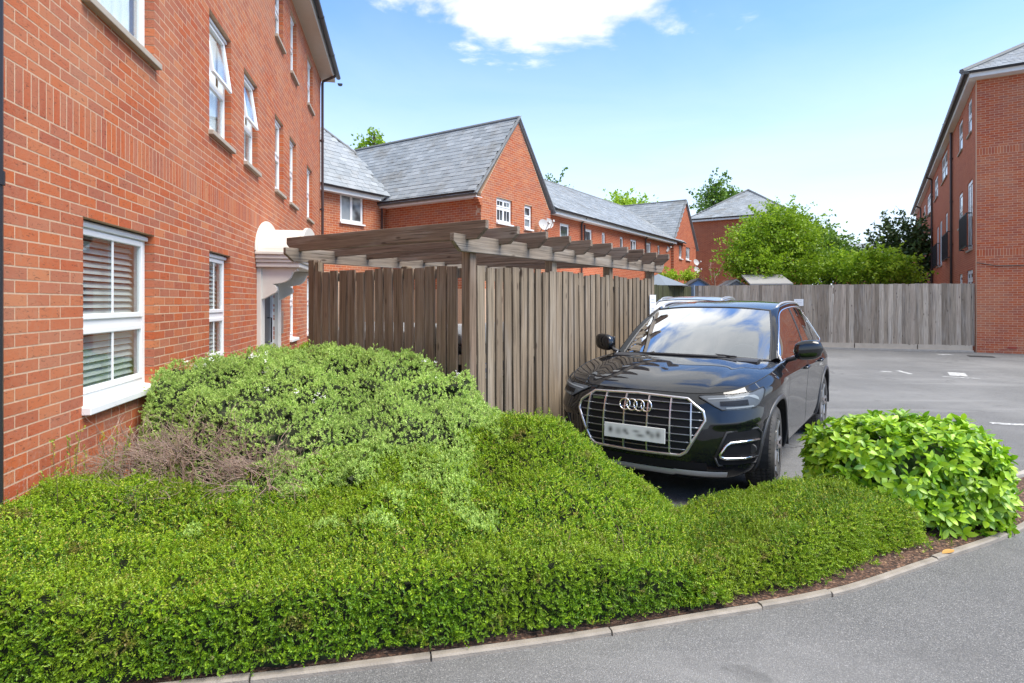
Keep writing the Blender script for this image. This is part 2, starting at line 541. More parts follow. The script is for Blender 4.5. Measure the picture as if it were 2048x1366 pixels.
# ------------------------------------------------------------------ ground
def asphalt_mat():
    m, nt, bs = new_mat('asphalt')
    g = nd(nt, 'ShaderNodeNewGeometry').outputs['Position']
    sp = nd(nt, 'ShaderNodeSeparateXYZ', {0: g})
    vo = nd(nt, 'ShaderNodeTexVoronoi', {'Vector': g, 'Scale': 190.0, 'Randomness': 1.0})
    agg = nd(nt, 'ShaderNodeSeparateColor', {0: vo.outputs['Color']}).outputs[0]
    c = ramp(nt, agg, [(0.0, (0.125, 0.124, 0.122)), (0.4, (0.172, 0.170, 0.167)), (0.75, (0.208, 0.205, 0.20)), (0.93, (0.255, 0.25, 0.243)), (1.0, (0.38, 0.37, 0.36))])
    dk = mth(nt, 'SUBTRACT', 1.0, smooth(nt, vo.outputs['Distance'], 0.3, 0.62))
    c = mixc(nt, mth(nt, 'MULTIPLY', mth(nt, 'SUBTRACT', 1.0, dk), 0.55), c, (0.055, 0.057, 0.06, 1))
    n = nd(nt, 'ShaderNodeTexNoise', {'Vector': g, 'Scale': 0.45, 'Detail': 5.0, 'Roughness': 0.6}).outputs[0]
    c = mixc(nt, mth(nt, 'MULTIPLY', smooth(nt, n, 0.38, 0.7), 0.45), c, (0.26, 0.257, 0.251, 1))
    n2 = nd(nt, 'ShaderNodeTexNoise', {'Vector': g, 'Scale': 3.5, 'Detail': 4.0}).outputs[0]
    c = mixc(nt, mth(nt, 'MULTIPLY', smooth(nt, n2, 0.52, 0.75), 0.35), c, (0.105, 0.104, 0.103, 1))
    # swept arcs of dust where cars turn
    st = nd(nt, 'ShaderNodeMapping', {'Vector': g, 'Rotation': (0, 0, 0.5), 'Scale': (0.25, 1.6, 1.0)}).outputs[0]
    n3 = nd(nt, 'ShaderNodeTexNoise', {'Vector': st, 'Scale': 1.0, 'Detail': 4.0, 'Distortion': 0.8}).outputs[0]
    c = mixc(nt, mth(nt, 'MULTIPLY', smooth(nt, n3, 0.55, 0.8), 0.4), c, (0.32, 0.315, 0.305, 1))
    # oil drips, damp patches and hairline cracks
    n4 = nd(nt, 'ShaderNodeTexNoise', {'Vector': g, 'Scale': 1.3, 'Detail': 5.0, 'Roughness': 0.65, 'Distortion': 0.6}).outputs[0]
    c = mixc(nt, mth(nt, 'MULTIPLY', smooth(nt, n4, 0.62, 0.70), 0.45), c, (0.075, 0.074, 0.073, 1))
    wpv = nd(nt, 'ShaderNodeTexNoise', {'Vector': g, 'Scale': 1.6, 'Detail': 4.0}).outputs['Color']
    gp = nd(nt, 'ShaderNodeVectorMath', {0: g, 1: wpv}, operation='ADD').outputs[0]
    cr = nd(nt, 'ShaderNodeTexVoronoi', {'Vector': gp, 'Scale': 0.55}, feature='DISTANCE_TO_EDGE').outputs['Distance']
    n5 = nd(nt, 'ShaderNodeTexNoise', {'Vector': g, 'Scale': 0.35, 'Detail': 2.0}).outputs[0]
    c = mixc(nt, mth(nt, 'MULTIPLY', mth(nt, 'SUBTRACT', 1.0, smooth(nt, cr, 0.002, 0.010)), mth(nt, 'MULTIPLY', smooth(nt, n5, 0.5, 0.6), 0.7)), c, (0.05, 0.05, 0.05, 1))
    nt.links.new(c, bs.inputs['Base Color'])
    bs.inputs['Roughness'].default_value = 0.8
    bs.inputs['Specular IOR Level'].default_value = 0.35
    h = mth(nt, 'MULTIPLY', vo.outputs['Distance'], -1.0)
    bn = nd(nt, 'ShaderNodeBump', {'Height': h, 'Strength': 0.7, 'Distance': 0.004})
    nt.links.new(bn.outputs[0], bs.inputs['Normal'])
    return m


M_ASPHALT = asphalt_mat()
g_ = MB()
GX = [-300, -40, -10, -3.5, 0, 4, 8, 16, 40, 300]
GY = [-300, -40, -5, 0, 3, 6, 12, 25, 60, 400]
g_.grid([[(x, y, 0.0) for x in GX] for y in GY])
o = g_.build('ground', M_ASPHALT)
tag(o, kind='structure')

# kerb line (outer edge), left to right
KERB = [(-3.6, 2.03), (-3.0, 2.13), (-2.4, 2.245), (-1.7, 2.395)] + [tuple(ground(u, v)[:2]) for u, v in ((530, 1366), (860, 1325), (1220, 1275), (1500, 1222), (1668, 1205), (1800, 1150), (1900, 1118), (2048, 1070))] + [(4.3, 4.72), (5.0, 5.6)]
# smooth the kerb into a gentle bend
KX = np.array([p[0] for p in KERB]); KY = np.array([p[1] for p in KERB])
KTX = np.linspace(-3.7, 5.1, 177)
KTY = np.convolve(np.pad(np.interp(KTX, KX, KY), 16, mode='reflect', reflect_type='odd'), np.hanning(35)[1:-1] / np.hanning(35)[1:-1].sum(), 'valid')
kerb_y = lambda x: float(np.interp(x, KTX, KTY))


def soil_mat():
    m, nt, bs = new_mat('bark_soil')
    g = nd(nt, 'ShaderNodeNewGeometry').outputs['Position']
    vo = nd(nt, 'ShaderNodeTexVoronoi', {'Vector': nd(nt, 'ShaderNodeMapping', {'Vector': g, 'Scale': (70, 110, 90)}).outputs[0], 'Scale': 1.0})
    k = nd(nt, 'ShaderNodeSeparateColor', {0: vo.outputs['Color']}).outputs[0]
    c = ramp(nt, k, [(0.0, (0.035, 0.022, 0.016)), (0.45, (0.075, 0.042, 0.028)), (0.8, (0.14, 0.07, 0.042)), (1.0, (0.28, 0.17, 0.11))])
    nt.links.new(c, bs.inputs['Base Color'])
    bs.inputs['Roughness'].default_value = 0.95
    n = nd(nt, 'ShaderNodeTexNoise', {'Vector': g, 'Scale': 60.0, 'Detail': 5.0}).outputs[0]
    bn = nd(nt, 'ShaderNodeBump', {'Height': n, 'Strength': 0.9, 'Distance': 0.02})
    nt.links.new(bn.outputs[0], bs.inputs['Normal'])
    return m


M_SOIL = soil_mat()
M_KERB = simple('concrete_edging', (0.28, 0.245, 0.205), 0.9, var=0.5, nscale=9, bump=0.4, bscale=120)
M_KERB2 = simple('pale_concrete', (0.36, 0.33, 0.29), 0.9, var=0.2, nscale=9, bump=0.3, bscale=120)


def back_y(x):
    """rear edge of the planting bed"""
    xs = [-3.6, -1.2, -0.6, 0.9, 2.2, 3.2, 3.75, 4.3, 5.0]
    ys = [6.6, 6.2, 5.2, 4.3, 4.35, 4.75, 5.02, 5.25, 5.65]
    return float(np.interp(x, xs, ys))


xs = np.linspace(-3.6, 4.95, 110)
G = []
for x in xs:
    y0, y1 = kerb_y(x) + 0.055, back_y(x)
    row = []
    for t in np.linspace(0, 1, 26):
        y = y0 + (y1 - y0) * t
        e = min(t * (y1 - y0), (1 - t) * (y1 - y0))
        z = 0.016 + 0.035 * min(1, max(e, 0) / 0.25) + 0.012 * math.sin(x * 23 + y * 17) * math.sin(x * 11 - y * 29) * min(1, max(e, 0) / 0.1)
        row.append((x, y, z))
    G.append(row)
o = MB().grid(G, flip=True).build('planting_bed_soil', M_SOIL, smoothf=True)
tag(o, kind='structure')

# edging stones along the kerb, each a stone of its own
kerb = empty('kerb', (0, 2.8, 0))
kerb['kind'] = 'structure'
arc = [-3.6]
JO = [-2.9, -2.0, -1.1, -0.36, 0.48, 1.30, 1.74, 2.62, 3.45, 4.2, 4.95]
for x0, x1 in zip([-3.6] + JO[:-1], JO):
    b = MB()
    n = 7
    lift = random.uniform(-0.004, 0.006)
    sh = random.uniform(-0.006, 0.006)
    rows = []
    for i in range(n):
        x = x0 + 0.004 + (x1 - x0 - 0.008) * i / (n - 1)
        y = kerb_y(x) + sh
        sl = (kerb_y(x + 0.01) - kerb_y(x - 0.01)) / 0.02
        nx, ny = -sl / math.hypot(1, sl), 1 / math.hypot(1, sl)
        pr = [(0, -0.1), (0, 0.020 + lift), (0.008, 0.028 + lift), (0.038, 0.028 + lift), (0.045, 0.018 + lift), (0.045, -0.1)]
        rows.append([(x + nx * a, y + ny * a - 2.8, z) for a, z in pr])
    b.grid(rows)
    b.F += [tuple(range(6))[::-1], tuple((n - 1) * 6 + k for k in range(6))]
    b.r += [0, 0]
    b.build('kerb_stone', M_KERB, kerb)
# rear kerb and its concrete haunch at the right
kb = empty('kerb', (4.0, 5.0, 0)); kb['kind'] = 'structure'
for (xa, xb) in ((3.62, 4.28), (4.29, 5.0), (2.3, 3.61)):
    b = MB()
    ya, yb = back_y(xa), back_y(xb)
    b.add([(xa - 4, ya - 5, -.1), (xb - 4, yb - 5, -.1), (xb - 4, yb - 4.94, -.1), (xa - 4, ya - 4.94, -.1), (xa - 4, ya - 5, .05), (xb - 4, yb - 5, .05), (xb - 4, yb - 4.94, .05), (xa - 4, ya - 4.94, .05)], BOXF)
    b.build('kerb_stone', M_KERB2, kb, bevel=0.006)
b = MB()
hp = [(3.50, 4.80), (3.72, 4.70), (4.1, 4.86), (4.12, 5.06), (3.6, 4.94)]
b.prism([(x - 4, y - 5) for x, y in hp], 'z', 0.0, 0.052)
b.build('concrete_haunch', M_KERB2, kb, bevel=0.01)

# worn white paint on the car park
def paint_mat():
    m, nt, bs = new_mat('worn_white_paint')
    g = nd(nt, 'ShaderNodeNewGeometry').outputs['Position']
    n = nd(nt, 'ShaderNodeTexNoise', {'Vector': g, 'Scale': 18.0, 'Detail': 6.0, 'Roughness': 0.7}).outputs[0]
    c = mixc(nt, smooth(nt, n, 0.42, 0.60), (0.22, 0.22, 0.22, 1), (0.62, 0.62, 0.60, 1))
    nt.links.new(c, bs.inputs['Base Color'])
    bs.inputs['Roughness'].default_value = 0.8
    return m


M_PAINT = paint_mat()
M_IRON = simple('iron_cover', (0.05, 0.048, 0.046), 0.7, var=0.3, nscale=30, bump=0.6, bscale=60)
MARKS = [((1684, 690), (1697, 690), 0.16), ((1884, 708), (1897, 710), 0.18), ((1762, 742), (1783, 744), 0.08), ((1795, 741), (1822, 748), 0.05), ((1885, 753), (1960, 757), 0.045),
         ((1912, 745), (1918, 752), 0.16), ((1982, 846), (2060, 850), 0.06)]
for k, (a, b_, wd) in enumerate(MARKS):
    p, q = ground(*a, 0.004), ground(*b_, 0.004)
    d = (q - p).normalized() * 1.0
    nn = Vector((-d.y, d.x, 0)) * wd
    o = MB().add([p - nn, q - nn, q + nn, p + nn], [(0, 1, 2, 3)]).build('parking_line_marking', M_PAINT)
    tag(o, kind='structure')
c = ground(1962, 713, 0.004)
b = MB(); b.box(-0.3, 0.3, -0.22, 0.22, 0, 0.01); b.box(-0.26, 0.26, -0.18, 0.18, 0.01, 0.014)
o = b.build('drain_cover', M_IRON); o.location = c; o.rotation_euler.z = -0.5
tag(o, 'dark iron drain cover in the asphalt near the brick corner', 'drain cover')


# ------------------------------------------------------------------ buildings
class Building:
    def __init__(self, name, loc, label, cat='building', group=None):
        self.root = empty(name, (loc[0], loc[1], 0), 0, label, cat, group)
        self.inv = Matrix.Translation((-loc[0], -loc[1], 0))
        self.bricks, self.slates = [], []

    def lm(self, fr):
        return self.inv @ fr.m

    def wall(self, fr, L, H, openings=(), soldiers=(), bricks=True, mat=M_MORTAR, gable=None, s_min=0.0, thick=0.10, bz=(0.0, 99), bs=(-99, 99), name='wall'):
        """gable: (apex height) -> triangular top over [0, L]"""
        se = sorted({s_min, L} | {v for o in openings for v in (o[0], o[1])})
        ze = sorted({0.0, H} | {v for o in openings for v in (o[2], o[3])})
        b = MB()
        i_ = 0.0009 if bricks else 0.0
        true_ops = openings
        if bricks:
            openings = [(o[0] - .005, o[1] + .005, max(0.0, o[2] - .004), o[3] + .004) for o in openings]
            se = sorted({s_min, L} | {v for o in openings for v in (o[0], o[1])})
            ze = sorted({0.0, H} | {v for o in openings for v in (o[2], o[3])})
        for a, c in zip(se, se[1:]):
            for d, e in zip(ze, ze[1:]):
                if not any(o[0] <= a and c <= o[1] and o[2] <= d and e <= o[3] for o in openings):
                    b.box(a, c, i_, thick + 0.1, d, e)
        if gable:
            b.prism([(s_min, H), (L, H), ((s_min + L) / 2, gable)], 'y', i_, thick + 0.1)
        w_ = b.build(name, mat, self.root, mtx=self.lm(fr))
        openings = true_ops
        if not bricks:
            return w_
        row, z = 0, 0.0
        top = gable or H
        sold = sorted(soldiers)
        def spans(z0, z1):
            lo, hi = max(s_min, bs[0]), min(L, bs[1])
            if gable and z1 > H:
                f = (z1 - H) / (gable - H) * (L - s_min) / 2
                lo, hi = max(lo, s_min + f), min(hi, L - f)
            sp_ = [(lo, hi)]
            for o in openings:
                if o[2] < z1 - 0.02 and o[3] > z0 + 0.02:
                    n_ = []
                    for a, c in sp_:
                        if o[1] <= a or o[0] >= c:
                            n_.append((a, c))
                        else:
                            if o[0] - a > 0.02: n_.append((a, o[0]))
                            if c - o[1] > 0.02: n_.append((o[1], c))
                    sp_ = n_
            return [q for q in sp_ if q[1] - q[0] > 0.02]
        while z < top - 0.03:
            so = next((q for q in sold if abs(z - q) < 0.038), None)
            if so is not None:
                for a, c in spans(z, z + 0.225):
                    x = math.floor(a / 0.075) * 0.075
                    while x < c:
                        xa, xb = max(a, x), min(c, x + 0.075)
                        if xb - xa > 0.03:
                            self._brick(fr, w_, (xa + xb) / 2, z + 0.1125, xb - xa - 0.010, 0.215)
                        x += 0.075
                z += 0.225
                row += 3
                continue
            if bz[0] <= z <= bz[1]:
                for a, c in spans(z, z + 0.075):
                    off = 0.1125 if row % 2 else 0.0
                    x = math.floor((a - off) / 0.225) * 0.225 + off
                    pend = None
                    while x < c - 1e-6:
                        xa, xb = max(a, x) if pend is None else pend, min(c, x + 0.225)
                        pend = None
                        if xb - xa < 0.06 and xb < c - 1e-6:      # sliver at an edge: cut with its neighbour
                            pend = xa
                            x += 0.225
                            continue
                        if c - xb < 0.06:
                            xb = c
                            x += 0.225
                        e0, e1 = (0.0 if xa == a and a > s_min + 0.01 else 0.005), (0.0 if xb == c else 0.005)
                        if xb - xa > 0.03:
                            self._brick(fr, w_, (xa + e0 + xb - e1) / 2, z + 0.0375, xb - xa - e0 - e1, 0.065)
                        x += 0.225
            z += 0.075
            row += 1
        return w_

    def _brick(self, fr, w_, s, z, ln, h):
        d = 0.102
        lm = Matrix.Translation((s, d / 2 + random.uniform(-0.0006, 0.0005), z)) @ Matrix.Rotation(random.gauss(0, 0.0035), 4, 'Y') @ Matrix.Rotation(random.gauss(0, 0.0012), 4, 'Z')
        self.bricks.append((w_, fr.m @ lm, lm, (ln, d, h)))

    def roof(self, poly, slates=True, name='roof', gauge=0.20, width=0.30, mat=None):
        P = [Vector(p) for p in poly]
        ex = (P[1] - P[0]).normalized()
        nz = ex.cross(P[2] - P[1]).normalized()
        if nz.z < 0:
            nz = -nz
        ey = nz.cross(ex)
        M = Matrix(((ex.x, ey.x, nz.x, P[0].x), (ex.y, ey.y, nz.y, P[0].y), (ex.z, ey.z, nz.z, P[0].z), (0, 0, 0, 1)))
        inv = M.inverted()
        q = [inv @ p for p in P]
        q2 = [(p.x, p.y) for p in q]
        area = sum(a[0] * b[1] - b[0] * a[1] for a, b in zip(q2, q2[1:] + q2[:1]))
        if area < 0:
            q2r = q2[::-1]
        else:
            q2r = q2
        b = MB(); b.prism(q2r, 'z', -0.06, 0.0)
        rf = b.build(name, M_RIDGE if slates else (mat or M_SLATE), self.root, mtx=self.inv @ M)
        if slates:
            def inside(x, y):
                r_ = False
                for (x1, y1), (x2, y2) in zip(q2, q2[1:] + q2[:1]):
                    if (y1 > y) != (y2 > y) and x < (x2 - x1) * (y - y1) / (y2 - y1) + x1:
                        r_ = not r_
                return r_
            x0, x1 = min(p[0] for p in q2), max(p[0] for p in q2)
            y1 = max(p[1] for p in q2)
            row, y = 0, 0.0
            while y < y1:
                x = x0 - (width / 2 if row % 2 else 0)
                while x < x1:
                    cx, cy = x + width / 2, y + gauge / 2 + 0.02
                    if inside(cx, min(cy, y1 - 0.02)) and (inside(cx - 0.1, cy) or inside(cx + 0.1, cy)):
                        lm = Matrix.Translation((cx, cy, 0.016 + random.uniform(0, 0.006))) @ Matrix.Rotation(R(-2.4) + random.gauss(0, 0.006), 4, 'X') @ Matrix.Rotation(random.gauss(0, 0.006), 4, 'Y')
                        self.slates.append((rf, M @ lm, lm, (width - 0.006, gauge + 0.05, 0.010)))
                    x += width
                y += gauge
                row += 1
        return rf

    def finish(self, bmat=M_BRICK, skip=None, nb=300, ns=300):
        if self.bricks:
            pieces('brick', self.root, self.bricks, bmat, nb, skip)
        if self.slates:
            # slates lie flat: score them by their upper face
            pieces('slate', self.root, self.slates, M_SLATE, ns, skip)

    def window(self, fr, s0, s1, z0, z1, split=0.5, bars=True, open_top=False, blind='curtain', sill='cement', rec=0.075, far=False, cols=1, strip=True, fw=0.062, transom=True):
        """white framed window: frame, sashes, panes, glazing bars, sill, blind"""
        m = self.lm(fr)
        y0, y1 = rec, rec + 0.065
        b = MB()
        b.box(s0, s0 + fw, y0, y1, z0, z1); b.box(s1 - fw, s1, y0, y1, z0, z1)
        b.box(s0 + fw, s1 - fw, y0, y1, z1 - fw, z1); b.box(s0 + fw, s1 - fw, y0, y1, z0, z0 + fw)
        zt = z0 + (z1 - z0) * split
        if transom:
            b.box(s0 + fw, s1 - fw, y0 + 0.001, y1 - 0.001, zt - 0.03, zt + 0.03)
        w_ = b.build('window', M_UPVC, self.root, mtx=m, bevel=0 if far else 0.006)
        pm = M_GLASS if not far else M_FARPANE
        cells = []
        xs_ = np.linspace(s0 + fw, s1 - fw, cols + 1)
        for a, c in zip(xs_, xs_[1:]):
            if transom:
                cells += [(a, c, z0 + fw, zt - 0.03, False), (a, c, zt + 0.03, z1 - fw, open_top)]
            else:
                cells.append((a, c, z0 + fw, z1 - fw, False))
        for (a, c, d, e, op) in cells:
            q = 0.042
            sm = Matrix.Identity(4)
            if op:
                sm = Matrix.Translation(((a + c) / 2, y0, e)) @ Matrix.Rotation(R(-8.5), 4, 'X') @ Matrix.Translation((-(a + c) / 2, -y0, -e))
            sb = MB()
            ya, yb = y0 - 0.014, y0 + 0.022
            sb.box(a + .001, a + q, ya, yb, d, e); sb.box(c - q, c - .001, ya, yb, d, e)
            sb.box(a + q, c - q, ya, yb, e - q, e - .001); sb.box(a + q, c - q, ya, yb, d + .001, d + q)
            sb.build('sash', M_UPVC, w_, mtx=sm, bevel=0 if far else 0.005)
            pb = MB(); pb.box(a + q, c - q, y0 + 0.004, y0 + 0.010, d + q, e - q)
            pb.build('pane', pm, w_, mtx=sm)
            if bars:
                gb = MB()
                xm = (a + c) / 2
                gb.box(xm - 0.011, xm + 0.011, y0 - 0.004, y0 + 0.003, d + q, e - q)
                gb.build('glazing_bar', M_UPVC, w_, mtx=sm)
        if strip and not far:
            sb = MB(); sb.box(s0 + 0.005, s1 - 0.005, y0 - 0.03, y0 - 0.002, z1 - 0.052, z1 - 0.016)
            sb.build('head_strip', M_UPVC, w_, bevel=0.008)
            sb = MB(); sb.box(s0 + 0.0, s1, y0 - 0.015, y0 + 0.05, z1 + 0.0015, z1 + 0.055)
            sb.build('head_recess', M_GAP, w_)  # solid black strip in place of the dark gap above the frame
        sb = MB()
        if sill == 'white':
            sb.add([(s0 - 0.02, y0 - 0.13, z0 - 0.058), (s1 + 0.02, y0 - 0.13, z0 - 0.058), (s1 + 0.02, y0 + 0.02, z0 - 0.058), (s0 - 0.02, y0 + 0.02, z0 - 0.058),
                    (s0 - 0.02, y0 - 0.13, z0 - 0.010), (s1 + 0.02, y0 - 0.13, z0 - 0.010), (s1 + 0.02, y0 + 0.02, z0 + 0.012), (s0 - 0.02, y0 + 0.02, z0 + 0.012)], BOXF)
            sb.build('sill', M_UPVC, w_, bevel=0 if far else 0.005)
        elif sill:
            sb.box(s0 - 0.03, s1 + 0.03, -0.055, y1, z0 - 0.055, z0 - 0.002)
            sb.build('sill', M_SILL if sill == 'cement' else M_UPVC, w_, bevel=0 if far else 0.006)
        if blind == 'slats':
            sb = MB()
            xm = (s0 + s1) / 2
            for k in range(int((z1 - z0) / 0.05)):
                zz = z0 + 0.06 + k * 0.05
                for (xa, xb) in ((s0 + 0.06, s0 + 0.30), (s0 + 0.315, s1 - 0.06)):
                    sb.add([(xa, y1 + 0.006, zz), (xb, y1 + 0.006, zz), (xb, y1 + 0.036, zz + 0.040), (xa, y1 + 0.036, zz + 0.040)], [(0, 1, 2, 3)])
            ob = sb.build('blind', M_BLIND, w_)
        elif blind == 'curtain':
            cg = []
            for k in range(25):
                x = s0 + 0.03 + (s1 - s0 - 0.06) * k / 24
                cg.append([(x, y1 + 0.03 + 0.018 * math.sin(k * 1.9), z0 + 0.02), (x, y1 + 0.03 + 0.018 * math.sin(k * 1.9 + .3), z1 - 0.05)])
            sb = MB().grid(cg)
            sb.build('curtain', M_CURTAIN, w_, smoothf=True)
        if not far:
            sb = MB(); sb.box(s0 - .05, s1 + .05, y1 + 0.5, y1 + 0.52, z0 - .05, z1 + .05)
            sb.build('room_shade', M_INSIDE, w_)  # dark sheet stands in for the dim of the room behind
        return w_


def far_pane():
    m, nt, bs = new_mat('far_window_pane')
    g = nd(nt, 'ShaderNodeNewGeometry').outputs['Position']
    n = nd(nt, 'ShaderNodeTexNoise', {'Vector': g, 'Scale': 1.6, 'Detail': 2.0}).outputs[0]
    c = mixc(nt, smooth(nt, n, 0.4, 0.62), (0.045, 0.05, 0.055, 1), (0.30, 0.34, 0.36, 1))
    nt.links.new(c, bs.inputs['Base Color'])
    bs.inputs['Roughness'].default_value = 0.08
    bs.inputs['Specular IOR Level'].default_value = 0.9
    return m


M_FARPANE = far_pane()

# ---- left apartment block -------------------------------------------------
FL = Frame(-2.139, 0.0, -0.1842, 1.0)
L = Building('apartment_building', FL.o, 'tall red brick apartment block with white windows and arched cream porch close on the left')
LW = [  # s0, s1, z0, z1, options
    (4.10, 5.28, 0.90, 2.20, dict(split=0.43, sill='white', blind='slats')),
    (6.79, 7.63, 0.90, 2.20, dict(split=0.43, sill='white', blind='slats')),
    (11.70, 12.43, 0.90, 2.18, dict(split=0.55, sill='white', blind='curtain', bars=False)),
    (13.81, 14.55, 0.90, 2.18, dict(split=0.55, sill='white', blind='curtain', bars=False)),
    (4.10, 5.28, 3.70, 4.95, dict(bars=False, transom=False, cols=1)),
    (6.79, 7.66, 3.52, 4.86, dict(bars=False, open_top=True, split=0.47)),
    (8.29, 9.07, 3.52, 4.80, dict(bars=False, open_top=True, split=0.45)),
    (10.31, 11.05, 3.50, 4.80, dict(bars=False)),
    (11.66, 12.39, 3.50, 4.80, dict(bars=False)),
    (13.78, 14.60, 3.50, 4.72, dict(bars=False)),
    (4.10, 5.28, 6.12, 7.25, dict(bars=False)),
    (6.79, 7.66, 6.12, 7.25, dict(bars=False)),
    (8.29, 9.07, 6.30, 7.25, dict(bars=False)),
    (10.32, 11.02, 6.12, 7.25, dict(bars=False)),
    (11.76, 12.43, 6.10, 7.25, dict(bars=False)),
    (13.88, 14.70, 6.15, 7.25, dict(bars=False)),
]
DOOR = (9.28, 10.28, 0.0, 2.12)
L_H, L_END = 7.53, 16.1
# window cells start a course joint above: openings snapped to the brick courses
snap = lambda z: round(z / 0.075) * 0.075
ops = [(a, b, snap(c) - 0.0, snap(d) + 0.0) for a, b, c, d, _ in LW] + [DOOR]
L.wall(FL, L_END, L_H, ops, soldiers=(2.70,), s_min=0.6, bs=(0.6, L_END))
for (a, b, c, d, kw) in LW:
    L.window(FL, a, b, snap(c), snap(d), **kw)
# end and rear walls close the block
b = MB()
b.box(L_END - 0.1, L_END, 0.2, 9.0, 0, L_H); b.box(0.6, 0.7, 0.2, 9.0, 0, L_H); b.box(0.6, L_END, 9.0, 9.1, 0, L_H)
b.build('wall', M_FARBRICK, L.root, mtx=L.lm(FL))
b = MB()
b.box(0.4, L_END + 0.3, -0.32, 0.05, L_H + 0.002, L_H + 0.03)
b.build('soffit', M_SOFFIT, L.root, mtx=L.lm(FL))
b = MB(); b.box(0.4, L_END + 0.3, -0.345, -0.321, L_H, L_H + 0.19)
b.build('fascia', M_SOFFIT, L.root, mtx=L.lm(FL))
b = MB()
for k in range(3):
    b.box(L_END - 0.02 + 0.05 * k, L_END + 0.05 + 0.05 * k, 0.0, 0.22, L_H - 0.24 + 0.075 * k, L_H)
b.build('corbel', M_BRICKR, L.root, mtx=L.lm(FL))
b = MB()
pr = [(-0.06, 0.0), (-0.056, -0.03), (-0.04, -0.05), (0, -0.06), (0.04, -0.05), (0.056, -0.03), (0.06, 0.0)]
b.prism([(-0.42 + p[0], L_H + 0.17 + p[1]) for p in pr][::-1], 'x', 0.4, L_END + 0.38)
for k in range(9):
    s = 0.9 + k * 2.0
    b.prism([(-0.42 + p[0] * 1.12, L_H + 0.171 + p[1] * 1.12) for p in pr][::-1], 'x', s, s + 0.06)
b.build('gutter', M_GUTTER, L.root, mtx=L.lm(FL))
w3 = lambda fr, s, y, z: fr.m @ Vector((s, y, z))
L.roof([w3(FL, 0.4, -0.38, L_H + 0.2), w3(FL, L_END + 0.3, -0.38, L_H + 0.2), w3(FL, L_END + 0.3, 4.5, L_H + 4.3), w3(FL, 0.4, 4.5, L_H + 4.3)], slates=False)
L.roof([w3(FL, 0.4, 9.3, L_H + 0.2), w3(FL, L_END + 0.3, 9.3, L_H + 0.2), w3(FL, L_END + 0.3, 4.5, L_H + 4.3), w3(FL, 0.4, 4.5, L_H + 4.3)], slates=False)


def downpipe(bld, fr, s, z0, z1, mat, off=0.07, rad=0.034, neck=None, name='downpipe'):
    b = MB()
    pts = [(s, -off, z0), (s, -off, z1)]
    if neck:
        pts += [(s, -off - 0.02, z1 + 0.06), (s, -neck, z1 + 0.22)]
    b.tube(pts, rad, 10)
    z = z0 + 0.4
    while z < z1:
        b.tube([(s, -off, z), (s, -off, z + 0.07)], rad * 1.22, 10)
        b.box(s - rad * 1.5, s + rad * 1.5, -off, -0.002, z + 0.015, z + 0.05)
        z += 1.8
    return b.build(name, mat, bld.root, smoothf=False, mtx=bld.lm(fr))


downpipe(L, FL, L_END - 0.14, 0.0, L_H - 0.2, M_BROWNP, neck=0.40)
downpipe(L, FL, 3.09, 0.0, L_H - 0.2, M_BLACKP, rad=0.034, neck=0.40)

# porch: pilasters, brackets, cornice and a barrel vaulted hood
m = L.lm(FL)
DC = 9.78
for s in (9.02, 10.28):
    b = MB(); b.box(s, s + 0.25, -0.06, 0.09, 0, 2.12); b.box(s - 0.015, s + 0.265, -0.075, 0.0, 0, 0.2)
    b.build('pilaster', M_CREAM, L.root, mtx=m, bevel=0.008)
for s in (9.06, 10.36):
    prof = [(0, 2.12), (-0.56, 2.12), (-0.57, 2.08), (-0.50, 2.055)]
    prof += [(-0.30 - 0.20 * math.cos(t) * 0.95, 2.05 - 0.16 * math.sin(t)) for t in np.linspace(0.2, 1.45, 7)]
    prof += [(-0.19 - 0.09 * math.sin(t), 1.80 + 0.075 * math.cos(t)) for t in np.linspace(0.3, 2.8, 6)]
    prof += [(-0.10, 1.66), (0, 1.62)]
    b = MB(); b.prism([(p[0], p[1]) for p in prof], 'x', s, s + 0.11)
    b.build('bracket', M_CREAM, L.root, mtx=m, bevel=0.006)
b = MB()
b.box(DC - 0.82, DC + 0.82, -0.62, 0.0, 2.122, 2.19); b.box(DC - 0.85, DC + 0.85, -0.65, 0.0, 2.192, 2.24); b.box(DC - 0.88, DC + 0.88, -0.68, 0.0, 2.242, 2.30); b.box(DC - 0.91, DC + 0.91, -0.71, 0.0, 2.302, 2.355)
b.build('cornice', M_CREAM, L.root, mtx=m, bevel=0.012)
arc_ = lambda rx, rz: [(DC + rx * math.cos(t), 2.357 + rz * math.sin(t)) for t in np.linspace(0, math.pi, 28)]
b = MB(); b.prism(arc_(0.84, 0.40)[::-1], 'y', -0.63, -0.03)
b.build('barrel_hood', M_CREAM, L.root, smoothf=False, mtx=m, bevel=0.006)
b = MB(); b.prism(arc_(0.92, 0.53)[::-1], 'y', -0.028, 0.0)
b.build('hood_upstand', M_CREAM, L.root, mtx=m, bevel=0.01)
outer = arc_(0.88, 0.44); inner = arc_(0.74, 0.32)
b = MB()
b.add([(p[0], -0.66, p[1]) for p in outer] + [(p[0], -0.66, p[1]) for p in inner] + [(p[0], -0.62, p[1]) for p in outer] + [(p[0], -0.632, p[1]) for p in inner],
      [(i, i + 1, 29 + i, 28 + i) for i in range(27)] + [(i + 1, i, 56 + i, 57 + i) for i in range(27)] + [(28 + i, 29 + i, 85 + i, 84 + i) for i in range(27)])
b.build('hood_rim', M_CREAM, L.root, mtx=m)
b = MB(); b.box(DC - 0.5, DC + 0.5, 0.06, 0.11, 0, 2.12)
dr = b.build('front_door', simple('dark_grey_door', (0.06, 0.062, 0.066), 0.35), L.root, mtx=m)
